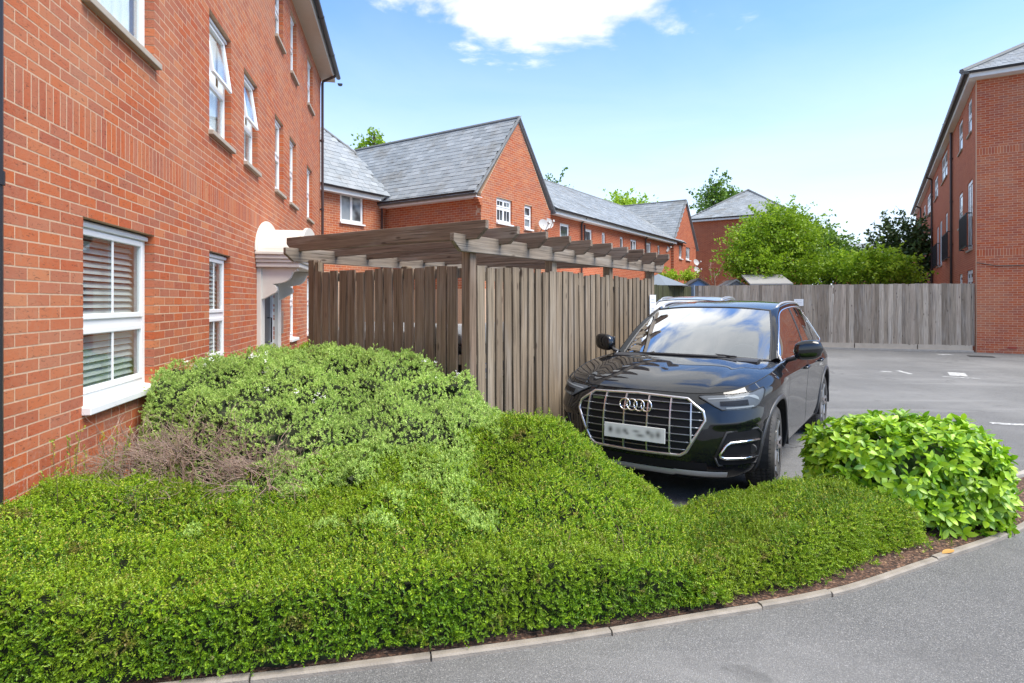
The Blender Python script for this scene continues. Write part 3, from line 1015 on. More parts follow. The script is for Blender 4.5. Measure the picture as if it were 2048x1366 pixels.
b = MB(); b.box(DC - 0.5, DC - 0.44, 0.02, 0.13, 0.002, 2.118); b.box(DC + 0.44, DC + 0.5, 0.02, 0.13, 0.002, 2.118); b.box(DC - 0.44, DC + 0.44, 0.02, 0.13, 2.05, 2.117)
b.build('door_frame', M_UPVC, dr)
b = MB(); b.box(DC - 0.34, DC - 0.02, 0.045, 0.058, 0.9, 1.95); b.build('door_pane', M_FARPANE, dr)
b = MB(); b.tube([(DC + 0.25, 0.058, 0.95), (DC + 0.25, 0.0, 0.95), (DC + 0.25, 0.0, 1.35), (DC + 0.25, 0.058, 1.35)], 0.013, 8); b.build('handle', M_SHADEBAR, dr)
b = MB(); b.box(10.66, 10.90, -0.03, -0.001, 1.05, 1.45); b.build('entry_panel', M_ALU, L.root, mtx=m, bevel=0.006)
b = MB(); b.prism([(-0.002, 1.72), (-0.13, 1.72), (-0.10, 1.84), (-0.002, 1.86)], 'x', 10.72, 10.86); b.build('wall_light', M_SHADEBAR, L.root, mtx=m)

L.finish(M_BRICK, skip=lambda q: q[1] > 980 or q[0] > 640)

# ---- houses beyond the enclosure ------------------------------------------
DH = Vector((0.552, 0.834, 0)); PH = Vector((-0.834, 0.552, 0))
CA = Vector((-0.9455, 18.3, 0))
EZ = 4.95
M_BW = simple('white_fascia', (0.74, 0.73, 0.70), 0.5, var=0.08)


def eaves(bld, p0, p1, out, z, lift=0.0, ov=0.28, roofstart=True):
    """white fascia, soffit and black gutter along a wall head from p0 to p1; out = outward unit vector"""
    t = (p1 - p0).normalized()
    M = Matrix(((t.x, -out.x, 0, p0.x), (t.y, -out.y, 0, p0.y), (0, 0, 1, z), (0, 0, 0, 1)))
    Ln = (p1 - p0).length
    b = MB(); b.box(0, Ln, -ov, 0.05, 0.002, 0.03); b.box(0, Ln, -ov - 0.02, -ov, 0.0, 0.20)
    b.build('fascia', M_BW, bld.root, mtx=bld.inv @ M)
    b = MB()
    b.prism([(-ov - 0.08 + p[0], 0.19 + p[1]) for p in pr][::-1], 'x', 0, Ln)
    b.build('gutter', M_GUTTER, bld.root, mtx=bld.inv @ M)


def verge(bld, a, b_, rad=0.06, name='verge'):
    o = MB(); o.tube([a, b_], rad, 6)
    return o.build(name, M_RIDGE, bld.root, mtx=bld.inv)


def dish(bld, u, v, Y, name='satellite_dish', wall_y=None):
    c = at(u, v, Y)
    b = MB()
    rows = []
    for i in range(6):
        r_ = 0.20 * i / 5
        rows.append([(r_ * math.cos(t), r_ * r_ * 0.9, r_ * math.sin(t) * 1.05) for t in np.linspace(0, 2 * math.pi, 19)])
    b.grid(rows)
    b.tube([(0, 0.02, -0.25), (0, 0.35, -0.12)], 0.012, 5); b.box(-0.03, 0.03, 0.33, 0.42, -0.16, -0.08)
    b.tube([(0, 0, 0), (0.05, -0.18, -0.15), (0.05, -0.3, -0.15)], 0.02, 5)
    M = bld.inv @ Matrix.Translation(c) @ Matrix.Rotation(R(205), 4, 'Z') @ Matrix.Rotation(R(22), 4, 'X')
    b.build(name, M_ALU2, bld.root, mtx=M)


M_ALU2 = simple('grey_dish', (0.42, 0.41, 0.40), 0.6, var=0.1)

# house A: gable towards the car park
A = Building('gabled_house', CA, 'red brick house with a steep slate roof and tall gable behind the timber enclosure', 'house')
AW = 4.15
FAg = Frame(CA.x, CA.y, DH.x, DH.y)
apex = 7.66
aw = [(FAg.s(993), FAg.s(1024), FAg.z(1008, 447), FAg.z(1008, 398)), (FAg.s(1049), FAg.s(1064), FAg.z(1056, 458), FAg.z(1056, 411))]
A.wall(FAg, AW, EZ, aw, gable=apex, bz=(2.0, 99))
for k, q in enumerate(aw):
    A.window(FAg, *q, far=True, cols=2 if k == 0 else 1, transom=True, split=0.62 if k == 0 else 0.5, bars=(k == 0), sill='white', blind=None, rec=0.06, fw=0.05)
AL = 4.09
KA = CA + PH * AL
FAl = Frame(KA.x, KA.y, -PH.x, -PH.y)
A.wall(FAl, AL, EZ, (), bz=(2.0, 99))
b = MB(); b.box(-4.2, AL, AW, AW + 0.1, 0, EZ); b.box(-4.2, -4.1, 0.2, AW, 0, EZ); b.box(-4.2, 0, 0.3, 0.4, 0, EZ)
b.build('wall', M_FARBRICK, A.root, mtx=A.lm(FAl))
GO = DH * 0 + Vector((0.834, -0.552, 0)) * 0.06        # verge overhang
out_l = Vector((-0.552, -0.834, 0))
e0 = KA + PH * 4.2; ridge_b = e0 + DH * (AW / 2) + Vector((0, 0, apex + 0.06))
slope = (apex - EZ) / (AW / 2)
ov = 0.34
ea, eb = e0 + out_l * ov, CA + GO + out_l * ov
zE = EZ + 0.06 + 0.03 - ov * slope * 0.35
A.roof([Vector((ea.x, ea.y, zE)), Vector((eb.x, eb.y, zE)), CA + GO + DH * (AW / 2) + Vector((0, 0, apex + 0.08)), ridge_b + Vector((0, 0, 0.02))])
eb2 = CA + GO + DH * (AW + ov); ea2 = e0 + DH * (AW + ov)
A.roof([Vector((ea2.x, ea2.y, zE)), Vector((eb2.x, eb2.y, zE)), CA + GO + DH * (AW / 2) + Vector((0, 0, apex + 0.08)), ridge_b + Vector((0, 0, 0.02))], slates=False)
rt = CA + GO + DH * (AW / 2) + Vector((0, 0, apex + 0.10))
verge(A, rt, ridge_b + Vector((0, 0, 0.04)), 0.07, 'ridge')
verge(A, rt, Vector((eb.x, eb.y, zE)), 0.045); verge(A, rt, Vector((eb2.x, eb2.y, zE)), 0.045)
eaves(A, KA, CA + GO * 0.2, out_l, EZ - 0.16, ov=0.24)
b = MB()
for k in range(4):
    b.box(AL - 0.10, AL + 0.055, -0.06 - 0.06 * k, -0.002, EZ - 0.46 + 0.075 * k, EZ - 0.39 + 0.075 * k)
b.build('corbel', M_BRICK, A.root, mtx=A.lm(FAl))
for (du, dv) in ((776, 371), (792, 368)):
    pass
dish(A, 1087, 450, 20.9)
dish(A, 1096, 447, 21.6)
A.finish(M_BRICK, skip=lambda q: False)

# house B: wing at a right angle, half hidden by the apartment block
KB = KA - DH * 0.02
B = Building('terraced_house', KA - DH * 5.5, 'low red brick house wing with slate roof beside the corner of the apartment block', 'house')
B0 = KA - DH * 5.5
FB = Frame(B0.x, B0.y, DH.x, DH.y)
bw = [(FB.s(680), FB.s(727), FB.z(703, 446), FB.z(703, 388))]
BZ = 5.0
B.wall(FB, 5.48, BZ, bw, bz=(2.5, 99), bs=(1.5, 99))
B.window(FB, *bw[0], far=True, cols=2, transom=False, bars=False, sill='white', blind=None, rec=0.05, fw=0.05)
outB = Vector((0.834, -0.552, 0))
eaves(B, B0, KA - DH * 0.42, outB, BZ, ov=0.24)
def on_plane(P0, n, u, v):
    d = ray(u, v); o_ = Vector((0, 0, CAM_H))
    return o_ + d * ((P0 - o_).dot(n) / d.dot(n))
pB0 = B0 + outB * 0.36; pB1 = KA + outB * 0.36 - DH * 0.15
pB0.z = pB1.z = BZ + 0.17
upB = (-outB * math.cos(R(50)) + Vector((0, 0, math.sin(R(50)))))
nB = DH.cross(upB).normalized()
t0 = on_plane(pB0, nB, 712, 308); t1 = on_plane(pB0, nB, 645, 257); t2 = pB0 + upB * ((t1 - pB0).dot(upB))
B.roof([pB0, pB1, t0, t1, t2])
back = -outB
B.roof([pB0 + back * 8.0, pB1 + back * 8.0, t0, t1, t2], slates=False)
verge(B, t0, t1, 0.06, 'ridge')
b = MB(); b.box(0, 5.4, 6.6, 6.7, 0, BZ); b.box(0.0, 0.1, 0.2, 6.6, 0, BZ)
b.build('wall', M_FARBRICK, B.root, mtx=B.lm(FB))
downpipe(B, FB, FB.s(761), 0.0, BZ - 0.1, M_BROWNP, neck=0.25)
b = MB()
for k in range(4):
    b.box(5.30, 5.44, -0.05 - 0.05 * k, -0.002, BZ - 0.40 + 0.075 * k, BZ - 0.33 + 0.075 * k)
b.build('corbel', M_BRICK, B.root, mtx=B.lm(FB))
B.finish(M_BRICK, nb=200, ns=200)

# house C: long terrace running away
C0 = at(1097, 605, 22.7); C0.z = 0
CLEN = 14.2
C = Building('terraced_house', C0, 'long row of red brick terraced houses with one slate roof behind the timber enclosure', 'house')
FC = Frame(C0.x, C0.y, DH.x, DH.y)
cw = []
for (a, c_, v_top) in ((1120.0, 1139.0, 441), (1169.5, 1184.5, 453), (1204.0, 1211.0, 460), (1240, 1247, 467), (1261, 1273.5, 473.5), (1293, 1302, 481), (1315, 1320, 486)):
    zt = FC.z((a + c_) / 2, v_top)
    cw.append((FC.s(a), FC.s(c_), 3.45, min(zt, 4.72)))
CZ = 4.95
C.wall(FC, CLEN, CZ, cw, bricks=False, mat=M_FARBRICK)
for q in cw:
    C.window(FC, *q, far=True, cols=2 if q[1] - q[0] > 0.8 else 1, transom=False, bars=False, sill='white', blind=None, rec=0.05, fw=0.06)
eaves(C, C0, C0 + DH * CLEN, outB, CZ, ov=0.26)
q0, q1 = C0 + outB * 0.38, C0 + DH * (CLEN + 1.5) + outB * 0.38
q0.z = q1.z = CZ + 0.17
CR = 7.62
r0, r1 = C0 + PH * 3.65, C0 + DH * (CLEN + 1.5) + PH * 3.65
r0.z = r1.z = CR
C.roof([q0, q1, r1, r0])
C.roof([q0 + PH * 8, q1 + PH * 8, r1, r0], slates=False)
verge(C, r0, r1, 0.07, 'ridge')
b = MB(); b.box(0, CLEN, 7.2, 7.3, 0, CZ); b.prism([(0.2, CZ), (7.3, CZ), (3.65, CR - .1)][::-1], 'x', 0.0, 0.1); b.box(0, .1, .2, 7.2, 0, CZ)
b.build('wall', M_FARBRICK, C.root, mtx=C.lm(FC))
for uu in (1160.5, 1289):
    downpipe(C, FC, FC.s(uu), 0.0, CZ - 0.1, M_BLACKP, neck=0.28)
downpipe(C, FC, FC.s(1166.5), 3.2, CZ - 0.1, M_BLACKP)
dish(C, 1170, 458, 26.2); dish(C, 1290, 488, 32.0); dish(C, 1332, 497, 33.8)
b = MB(); b.box(FC.s(1128), FC.s(1205), -1.9, -0.05, 2.28, 2.36)     # lean-to roof edges above the enclosure
b.build('lean_to_roof', M_BW, C.root, mtx=C.lm(FC))
C.finish(M_BRICK, ns=300)

# house D: second gable
D0 = at(1347.5, 605, 34.3); D0.z = 0
D = Building('gabled_house', D0, 'smaller far red brick gable with two narrow windows at the end of the terrace', 'house')
FD = Frame(D0.x, D0.y, DH.x, DH.y)
DW = 4.25
dw = [(FD.s(1358), FD.s(1364), FD.z(1361, 517), FD.z(1361, 488)), (FD.s(1371.5), FD.s(1380), FD.z(1376, 520), FD.z(1376, 492))]
dap = 7.66
D.wall(FD, DW, 4.95, dw, bricks=False, mat=M_FARBRICK, gable=dap)
for q in dw:
    D.window(FD, *q, far=True, transom=False, bars=True, sill='white', blind=None, rec=0.05, fw=0.06)
d_l = D0 + PH * 6.0
ea, eb = d_l + out_l * 0.34, D0 + GO + out_l * 0.34
zE = 4.95 + 0.09 - 0.34 * 0.45
dr0, dr1 = D0 + GO + DH * (DW / 2) + Vector((0, 0, dap + 0.08)), d_l + DH * (DW / 2) + Vector((0, 0, dap + 0.08))
D.roof([Vector((ea.x, ea.y, zE)), Vector((eb.x, eb.y, zE)), dr0, dr1])
ea, eb2 = d_l + DH * (DW + .34), D0 + GO + DH * (DW + .34)
D.roof([Vector((ea.x, ea.y, zE)), Vector((eb2.x, eb2.y, zE)), dr0, dr1], slates=False)
verge(D, dr0, dr1, 0.07, 'ridge'); verge(D, dr0, Vector((eb.x, eb.y, zE)), 0.05); verge(D, dr0, Vector((eb2.x, eb2.y, zE)), 0.05)
b = MB(); b.box(0.0, 0.1, 0.2, 6.0, 0, 4.95); b.box(DW - .1, DW, 0.2, 6.0, 0, 4.95); b.box(0, DW, 5.9, 6.0, 0, 4.95)
b.build('wall', M_FARBRICK, D.root, mtx=D.lm(FD))
dish(D, 1392, 525, 36.5); dish(D, 1393, 540, 36.2)
D.finish(ns=200)

# house E: hipped block, end wall towards us
E0 = at(1384, 605, 42.0); E0.z = 0
E = Building('brick_house', E0, 'far red brick house with hipped slate roof half hidden by the light green tree', 'house')
FE = Frame(E0.x, E0.y, 0.834, -0.552)
EH = 7.25
E.wall(FE, 6.2, EH, (), bricks=False, mat=M_FARBRICK)
b = MB(); b.box(0, 0.1, 0.2, 9, 0, EH); b.box(6.1, 6.2, .2, 9, 0, EH); b.box(0, 6.2, 8.9, 9, 0, EH); b.build('wall', M_FARBRICK, E.root, mtx=E.lm(FE))
eaves(E, E0 - Vector((0.834, -0.552, 0)) * 0.3, E0 + Vector((0.834, -0.552, 0)) * 6.5, out_l, EH - 0.05, ov=0.3)
P = lambda s, y, z: FE.m @ Vector((s, y, z))
zt, ze = EH + 2.35, EH + 0.1
E.roof([P(-.35, -.38, ze), P(6.55, -.38, ze), P(3.1, 3.0, zt)])
E.roof([P(-.35, 9.3, ze), P(-.35, -.38, ze), P(3.1, 3.0, zt), P(3.1, 6.0, zt)])
E.roof([P(6.55, -.38, ze), P(6.55, 9.3, ze), P(3.1, 6.0, zt), P(3.1, 3.0, zt)], slates=False)
verge(E, P(3.1, 3.0, zt + .03), P(-.35, -.38, ze), 0.08, 'hip'); verge(E, P(3.1, 3.0, zt + .03), P(6.55, -.38, ze), 0.08, 'hip'); verge(E, P(3.1, 3.0, zt + .03), P(3.1, 6, zt + .03), 0.08, 'ridge')
E.finish(ns=200)

# house behind the bushes: only its grey roof shows
G0 = at(1668, 605, 62.0); G0.z = 0
Gh = Building('brick_house', G0, 'distant house whose plain grey roof just shows above the bushes', 'house')
FG = Frame(G0.x, G0.y, 1, -0.15)
Gh.wall(FG, 9, 6.2, (), bricks=False, mat=M_FARBRICK)
P = lambda s, y, z: FG.m @ Vector((s, y, z))
Gh.roof([P(-.3, -.4, 6.2), P(9.3, -.4, 6.2), P(8.3, 3.5, 8.0), P(0.7, 3.5, 8.0)], slates=False, mat=M_SLATE)
Gh.roof([P(-.3, 7.4, 6.2), P(9.3, 7.4, 6.2), P(8.3, 3.5, 8.0), P(0.7, 3.5, 8.0)], slates=False, mat=M_SLATE)

# ---- right apartment block -------------------------------------------------
F0 = at(1953, 605, 19.2); F0.z = 0
dF = Vector((18.6, 30.5, 0)).normalized(); qF = Vector((dF.y, -dF.x, 0))
Fb = Building('apartment_building', F0, 'three storey red brick apartment block with balcony railings on the far right')
FFf = Frame(F0.x, F0.y, qF.x, qF.y)
FH = 8.72
Fb.wall(FFf, 11.0, FH, (), soldiers=(3.075, 6.30), bz=(0, 99), bs=(0, 4.2))
M_AIRB = simple('terracotta_air_brick', (0.35, 0.05, 0.03), 0.8)
b = MB(); b.box(0.78, 1.0, -0.012, 0.05, 0.155, 0.215); b.build('air_brick', M_AIRB, Fb.root, mtx=Fb.lm(FFf))
b = MB(); b.tube([(0.0, -0.012, 2.88), (0.5, -0.012, 2.76), (4.0, -0.012, 2.70), (9, -.012, 2.8)], 0.012, 5); b.build('cable', M_BLACKP, Fb.root, mtx=Fb.lm(FFf))
FLEN = 35.7
Ff = F0 + dF * FLEN
FFs = Frame(Ff.x, Ff.y, -dF.x, -dF.y)
cv = lambda x, y: (1640 + x / 2.0686, 60 + y / 2.0686)
fw_ = []
def frect(x0, x1, y0, y1):
    (u0, v0), (u1, v1) = cv(x0, y0), cv(x1, y1)
    return FFs.s(u0), FFs.s(u1), FFs.z((u0 + u1) / 2, v1), FFs.z((u0 + u1) / 2, v0)
for q in ((612, 628, 290, 432), (574, 590, 378, 505), (504, 527, 512, 620), (474, 488, 610, 698), (444, 457, 682, 765), (430, 436, 725, 790),
          (610, 631, 625, 910), (575, 590, 675, 818), (519, 528, 757, 945), (496, 505, 790, 975), (484, 491, 815, 980), (440, 462, 845, 925),
          (608, 632, 993, 1075), (577, 589, 1010, 1075), (537, 547, 1010, 1075)):
    s0, s1, z0, z1 = frect(*q)
    fw_.append((s0, s1, max(0.3, z0), z1))
fw_ = [q for q in fw_ if q[1] - q[0] > 0.2 and q[3] - q[2] > 0.3]
Fb.wall(FFs, FLEN - 0.11, FH, fw_, bricks=False, mat=M_FARBRICK)
for q in fw_:
    tall = q[3] - q[2] > 1.75
    Fb.window(FFs, *q, far=True, transom=not tall, bars=False, cols=2 if (tall or q[1] - q[0] > 1.3) else 1, sill='cement', blind=None, rec=0.03, fw=0.09)
M_RAIL = simple('black_railing', (0.016, 0.016, 0.018), 0.45)
for (x0, x1, y0, y1) in ((596, 628, 740, 905), (520, 545, 820, 950), (479, 497, 870, 980)):
    s0, s1, z0, z1 = frect(x0, x1, y0, y1)
    z1 = z0 + min(1.15, z1 - z0)
    b = MB()
    b.box(s0, s1, -0.16, -0.13, z0, z0 + 0.04); b.box(s0, s1, -0.16, -0.13, z1 - 0.04, z1)
    n = max(4, int((s1 - s0) / 0.11))
    for k in range(n + 1):
        x = s0 + (s1 - s0) * k / n
        b.box(x - 0.012, x + 0.012, -0.155, -0.135, z0 + 0.04, z1 - 0.04)
    for s in (s0, s1):
        b.box(s - 0.015, s + 0.015, -0.13, 0.0, z1 - 0.04, z1); b.box(s - 0.015, s + 0.015, -0.13, 0.0, z0, z0 + 0.04)
    b.build('balcony_railing', M_RAIL, Fb.root, mtx=Fb.lm(FFs))
for x, yt in ((551, 405), (468, 622), (421, 740)):
    u, v = cv(x, yt)
    downpipe(Fb, FFs, FFs.s(u), 0, FFs.z(u, v), M_BROWNP, rad=0.05, neck=0.35)
# eaves all round, hipped roof
Lp = -qF; of = -dF
eaves(Fb, F0 + Lp * 0.22, F0 + qF * 11, of, FH, ov=0.34)
eaves(Fb, Ff, F0 + of * 0.36, Lp, FH + 0.001, ov=0.20)
P = lambda s, y, z: FFf.m @ Vector((s, y, z))
zr = FH + 0.18
Fb.roof([P(-.42, -.42, zr), P(11.4, -.42, zr), P(6.4, 5.5, zr + 3.3), P(4.6, 5.5, zr + 3.3)])
Fb.roof([P(-.42, FLEN, zr), P(-.42, -.42, zr), P(4.6, 5.5, zr + 3.3), P(4.6, FLEN - 5, zr + 3.3)], slates=False)
Fb.roof([P(11.4, FLEN, zr), P(11.4, -.42, zr), P(6.4, 5.5, zr + 3.3), P(6.4, FLEN - 5, zr + 3.3)], slates=False)
verge(Fb, P(-.42, -.42, zr + .03), P(4.6, 5.5, zr + 3.36), 0.09, 'hip')
b = MB(); b.box(0, 11, 34, 34.1, 0, FH); b.box(10.9, 11, .2, 34, 0, FH); b.build('wall', M_FARBRICK, Fb.root, mtx=Fb.lm(FFf))
Fb.finish(M_BRICKR, ns=120)


# ------------------------------------------------------------------ timber enclosure with pergola top
DPx, DPy = 0.57, 0.822
PD = Vector((DPx, DPy, 0)).normalized(); PP = Vector((-PD.y, PD.x, 0))
PC = Vector((-0.38, 5.30, 0))                     # near corner post
pg_ang = math.atan2(PD.y, PD.x)
# local frame: x along the receding side (away), y towards the apartment block
pg = empty('timber_enclosure', PC, pg_ang, 'weathered brown timber bin enclosure with slatted sides and open pergola rafters', 'enclosure')
WID, LEN = 2.15, 4.2
PS = 0.095
for x in (0, 1.4, 2.8, 4.2):
    for y in (0, WID):
        b = MB(); b.box(-PS / 2, PS / 2, -PS / 2, PS / 2, 0, 2.06)
        o = b.build('post', M_WOODV if x == 0 else M_WOODG, pg, bevel=0.006); o.location = (x, y, 0)
# long side beams, shaped ends
def beam(name, ln, h, th, mat, cut=0.10, both=True):
    b = MB()
    pr_ = [(0.0, h), (0.0, h * 0.55), (cut, 0.0), (ln - cut, 0.0), (ln, h * 0.55), (ln, h)] if both else [(0, h), (0, 0), (ln - cut, 0), (ln, h * .55), (ln, h)]
    b.prism([(p[0], p[1]) for p in pr_][::-1], 'y', -th / 2, th / 2)
    return b.build(name, mat, pg, bevel=0.005)
for y in (-0.075, WID + 0.075):
    o = beam('beam', LEN + 0.62, 0.145, 0.045, M_WOODXG)
    o.location = (-0.32, y, 2.035)
for i in range(10):
    o = beam('rafter', WID + 0.58, 0.155, 0.045, M_WOODX)
    o.rotation_euler = (0, random.gauss(0, 0.004), R(90) + random.gauss(0, 0.006))
    o.location = (-0.145 + i * 0.478, -0.31 + random.uniform(-0.012, 0.012), 2.13 + random.uniform(-0.004, 0.006))
# top packers under the front rafter at the left post
b = MB(); b.box(-0.03, 0.03, -0.03, 0.03, 1.78, 2.03); o = b.build('packer', M_WOODG, pg); o.location = (-0.02, WID - 0.10, 0)
# front slats
def slat(x, y, w_, h, th, mat, z0, rz=0.0):
    o = link('slat', box_mesh((w_, th, h), mat, 'slat'), pg)
    o.location = (x, y, z0 + h / 2)
    o.rotation_euler = (random.gauss(0, 0.004), random.gauss(0, 0.0045), rz + random.gauss(0, 0.02))
n = 15
pit = (WID - 0.14) / n
for i in range(n):
    y = 0.075 + pit * (i + 0.5)
    slat(-0.055 + random.uniform(-0.003, 0.003), y, 0.111 + random.choice((-0.004, 0, 0.004)), 1.86 + random.choice((-0.02, 0.0, 0.01)), 0.02, M_WOODV, 0.06, R(90))
for z in (0.35, 1.05, 1.82):
    b = MB(); b.box(-0.035, -0.002, 0.05, WID - 0.05, z, z + 0.085); b.build('rail', M_WOODV, pg)
# side slats towards the car, boards both faces of the rails further back
n = 31
pit = LEN / n
for i in range(n):
    x = 0.06 + pit * (i + 0.5)
    if min(abs(x - q) for q in (1.4, 2.8, 4.2)) < 0.05:
        continue
    slat(x, -0.04 + random.uniform(-0.006, 0.006), 0.099 + random.choice((-0.005, 0, 0.005)), 1.88 + random.choice((-0.015, 0.0, 0.012)), 0.021, M_WOODG, 0.05)
    if i > 3:
        slat(x + pit / 2, 0.035, 0.1, 1.86, 0.02, M_WOODG, 0.05)
for z in (0.35, 1.05, 1.80):
    b = MB(); b.box(0.05, LEN - 0.05, -0.028, 0.02, z, z + 0.08); b.build('rail', M_WOODG, pg)
# rear and far sides
for i in range(14):
    slat(LEN + 0.05, 0.1 + i * 0.148, 0.1, 1.86, 0.02, M_WOODG, 0.05, R(90))

# wheeled bins inside
M_BING = simple('grey_bin_plastic', (0.075, 0.078, 0.08), 0.5)
M_BINL = simple('pale_grey_lid', (0.42, 0.43, 0.44), 0.5)
M_BLUE = simple('blue_sticker', (0.03, 0.10, 0.42), 0.5)
M_WHITE = simple('white_print', (0.72, 0.72, 0.72), 0.6)
M_REDP = simple('red_print', (0.45, 0.04, 0.04), 0.6)


def bin_thing(x, y, rz, label):
    ob = empty('wheeled_bin', pg.matrix_basis @ Vector((x, y, 0)) if False else (Matrix.Translation(PC) @ Matrix.Rotation(pg_ang, 4, 'Z')) @ Vector((x, y, 0)), pg_ang + rz, label, 'bin', 'wheeled bins in the timber enclosure')
    b = MB()
    lo = [(-0.55, -0.40), (0.55, -0.40), (0.55, 0.40), (-0.55, 0.40)]
    V = [(p[0] * .86, p[1] * .86, 0.2) for p in lo] + [(p[0], p[1], 1.14) for p in lo] + [(p[0] * 1.06, p[1] * 1.06, 1.14) for p in lo] + [(p[0] * 1.06, p[1] * 1.06, 1.20) for p in lo]
    F = [(3, 2, 1, 0)]
    for r_ in range(3):
        F += [(4 * r_ + i, 4 * r_ + (i + 1) % 4, 4 * r_ + 4 + (i + 1) % 4, 4 * r_ + 4 + i) for i in range(4)]
    F.append((12, 13, 14, 15))
    b.add(V, F)
    b.build('body', M_BING, ob, bevel=0.02)
    b = MB()
    b.prism([(-0.44, 1.205), (0.44, 1.205), (0.40, 1.30), (0.2, 1.37), (-0.2, 1.37), (-0.40, 1.30)], 'x', -0.58, 0.58)
    b.build('lid', M_BINL, ob, bevel=0.02)
    b = MB(); b.box(-0.30, 0.30, -0.408, -0.396, 0.92, 1.10); lb = b.build('sticker', M_BLUE, ob)
    b = MB()
    for k in range(5):
        b.box(-0.26 + k * 0.11, -0.20 + k * 0.11, -0.412, -0.409, 0.96, 1.0 + 0.05 * (k % 2))
    b.box(-0.30, 0.30, -0.411, -0.409, 0.86, 0.915)
    b.build('sticker_print', M_WHITE, lb)
    for sx_ in (-0.42, 0.42):
        for sy_ in (-0.3, 0.3):
            b = MB(); b.lathe([(0.0, -0.02), (0.09, -0.02), (0.1, 0), (0.09, 0.02), (0, 0.02)], 16); o = b.build('wheel', M_SHADEBAR, ob); o.location = (sx_, sy_, 0.1)
            b = MB(); b.box(sx_ - 0.02, sx_ + 0.02, sy_ - 0.03, sy_ + 0.03, 0.1, 0.21); b.build('castor_fork', M_SHADEBAR, ob)


bin_thing(0.75, 0.62, 0.0, 'grey wheeled bin with blue sticker behind the near corner slats of the timber enclosure')
bin_thing(1.95, 0.62, 0.0, 'grey wheeled bin standing deepest inside the timber enclosure behind the car side slats')
bin_thing(0.62, 1.55, R(-90), 'grey wheeled bin turned across, beside the front slats of the timber enclosure')
# paper notices
M_PAPER = simple('white_notice', (0.78, 0.79, 0.80), 0.5, var=0.02)
M_PRINT = simple('faint_grey_print', (0.52, 0.53, 0.55), 0.6)
Mp = Matrix.Translation(PC) @ Matrix.Rotation(pg_ang, 4, 'Z')
sg = empty('notice', Mp @ Vector((4.13, -0.066, 1.55)), pg_ang, 'white upright notice fixed to the last post of the timber enclosure', 'sign')
b = MB(); b.box(-0.115, 0.115, -0.006, 0.0, -0.16, 0.16); b.build('board', M_PAPER, sg)
b = MB()
for k, (w_, z) in enumerate(((0.12, 0.09), (0.15, 0.05), (0.10, -0.04), (0.14, -0.07), (0.16, -0.10))):
    b.box(-w_ / 2, w_ / 2, -0.0075, -0.0062, z - 0.008, z + 0.008)
b.build('print', M_PRINT, sg)

# ------------------------------------------------------------------ close-board fence across the car park
Fa = Vector((6.55, 22.4, 0)); Fe = Vector((14.82, 19.30, 0))
fd = (Fe - Fa).normalized(); f_ang = math.atan2(fd.y, fd.x)
fence = empty('fence', Fa, f_ang, 'long grey weathered close board fence across the back of the car park', 'fence')
FLN = (Fe - Fa).length
M_GRAVB = simple('concrete_gravel_board', (0.45, 0.385, 0.31), 0.9, var=0.2, nscale=6)
x, i = 0.0, 0
while x < FLN - 0.06:
    w_ = random.uniform(0.105, 0.145)
    h = 2.02 + random.uniform(-0.012, 0.012) - 0.0 * x
    o = link('board', box_mesh((round(w_ + 0.004, 2), 0.018, round(h, 2)), M_FENCE, 'board'), fence)
    o.location = (x + w_ / 2, random.uniform(-0.012, 0.008), 0.20 + h / 2)
    o.rotation_euler = (0, random.gauss(0, 0.004), R(-5) + random.gauss(0, 0.01))
    x += w_
    i += 1
x = 0
while x < FLN:
    b = MB(); b.box(x + .01, min(x + 1.82, FLN) - .01, -0.02, 0.03, 0.0, 0.22); b.build('gravel_board', M_GRAVB, fence)
    x += 1.83
for z in (0.5, 1.2, 1.95):
    b = MB(); b.box(0, FLN, 0.02, 0.07, z, z + 0.07); b.build('rail', M_WOODXG, fence)
x = 0
while x <= FLN:
    b = MB(); b.box(x, x + 0.1, 0.075, 0.17, 0, 2.2); b.build('post', M_WOODG, fence)
    x += 1.83
b = MB(); b.box(0, FLN, -0.10, -0.02, 0.0, 0.06); b.build('footing', M_KERB2, fence)
sg = empty('notice', Fa + fd * ((at(1594, 605, 21.2).x - Fa.x) / fd.x) + Vector((fd.y, -fd.x, 0)) * 0.03, f_ang, 'small white square notice on the grey fence above the black car', 'sign')
sg.location.z = 1.6
b = MB(); b.box(-0.15, 0.15, -0.012, 0, -0.12, 0.12); b.build('board', M_PAPER, sg)
b = MB()
for z in (0.06, 0.0, -0.05):
    b.box(-0.1, 0.1, -0.0135, -0.0122, z - .008, z + .008)
b.build('print', M_PRINT, sg)

# greenish fence stub leading from the enclosure to the long fence
Ga = Vector((3.85, 16.9, 0)); Ge = Vector((6.5, 22.3, 0))
Ga = at(1303, 605, 19.4); Ga.z = 0; Ge = at(1384, 605, 22.3); Ge.z = 0
gd = (Ge - Ga).normalized(); g_ang = math.atan2(gd.y, gd.x)
gf = empty('fence', Ga, g_ang, 'short dark green stained board fence between the timber enclosure and the long grey fence', 'fence')
x = -1.6
while x < (Ge - Ga).length:
    o = link('board', box_mesh((0.11, 0.02, round(2.1 + random.uniform(-0.02, 0.02), 2)), M_FENCEG, 'board'), gf)
    o.location = (x + 0.05, random.uniform(-0.008, 0.008), 1.13)
    x += 0.102
b = MB(); b.box(-0.5, (Ge - Ga).length, 0.02, 0.07, 1.6, 1.7); b.build('rail', M_FENCEG, gf)
b = MB(); b.box(-0.06, 0.06, -0.06, 0.06, 0, 2.25); o = b.build('post', simple('blue_grey_post', (0.16, 0.2, 0.26), 0.6), gf); o.location = ((Ge - Ga).length - 0.05, -0.05, 0)

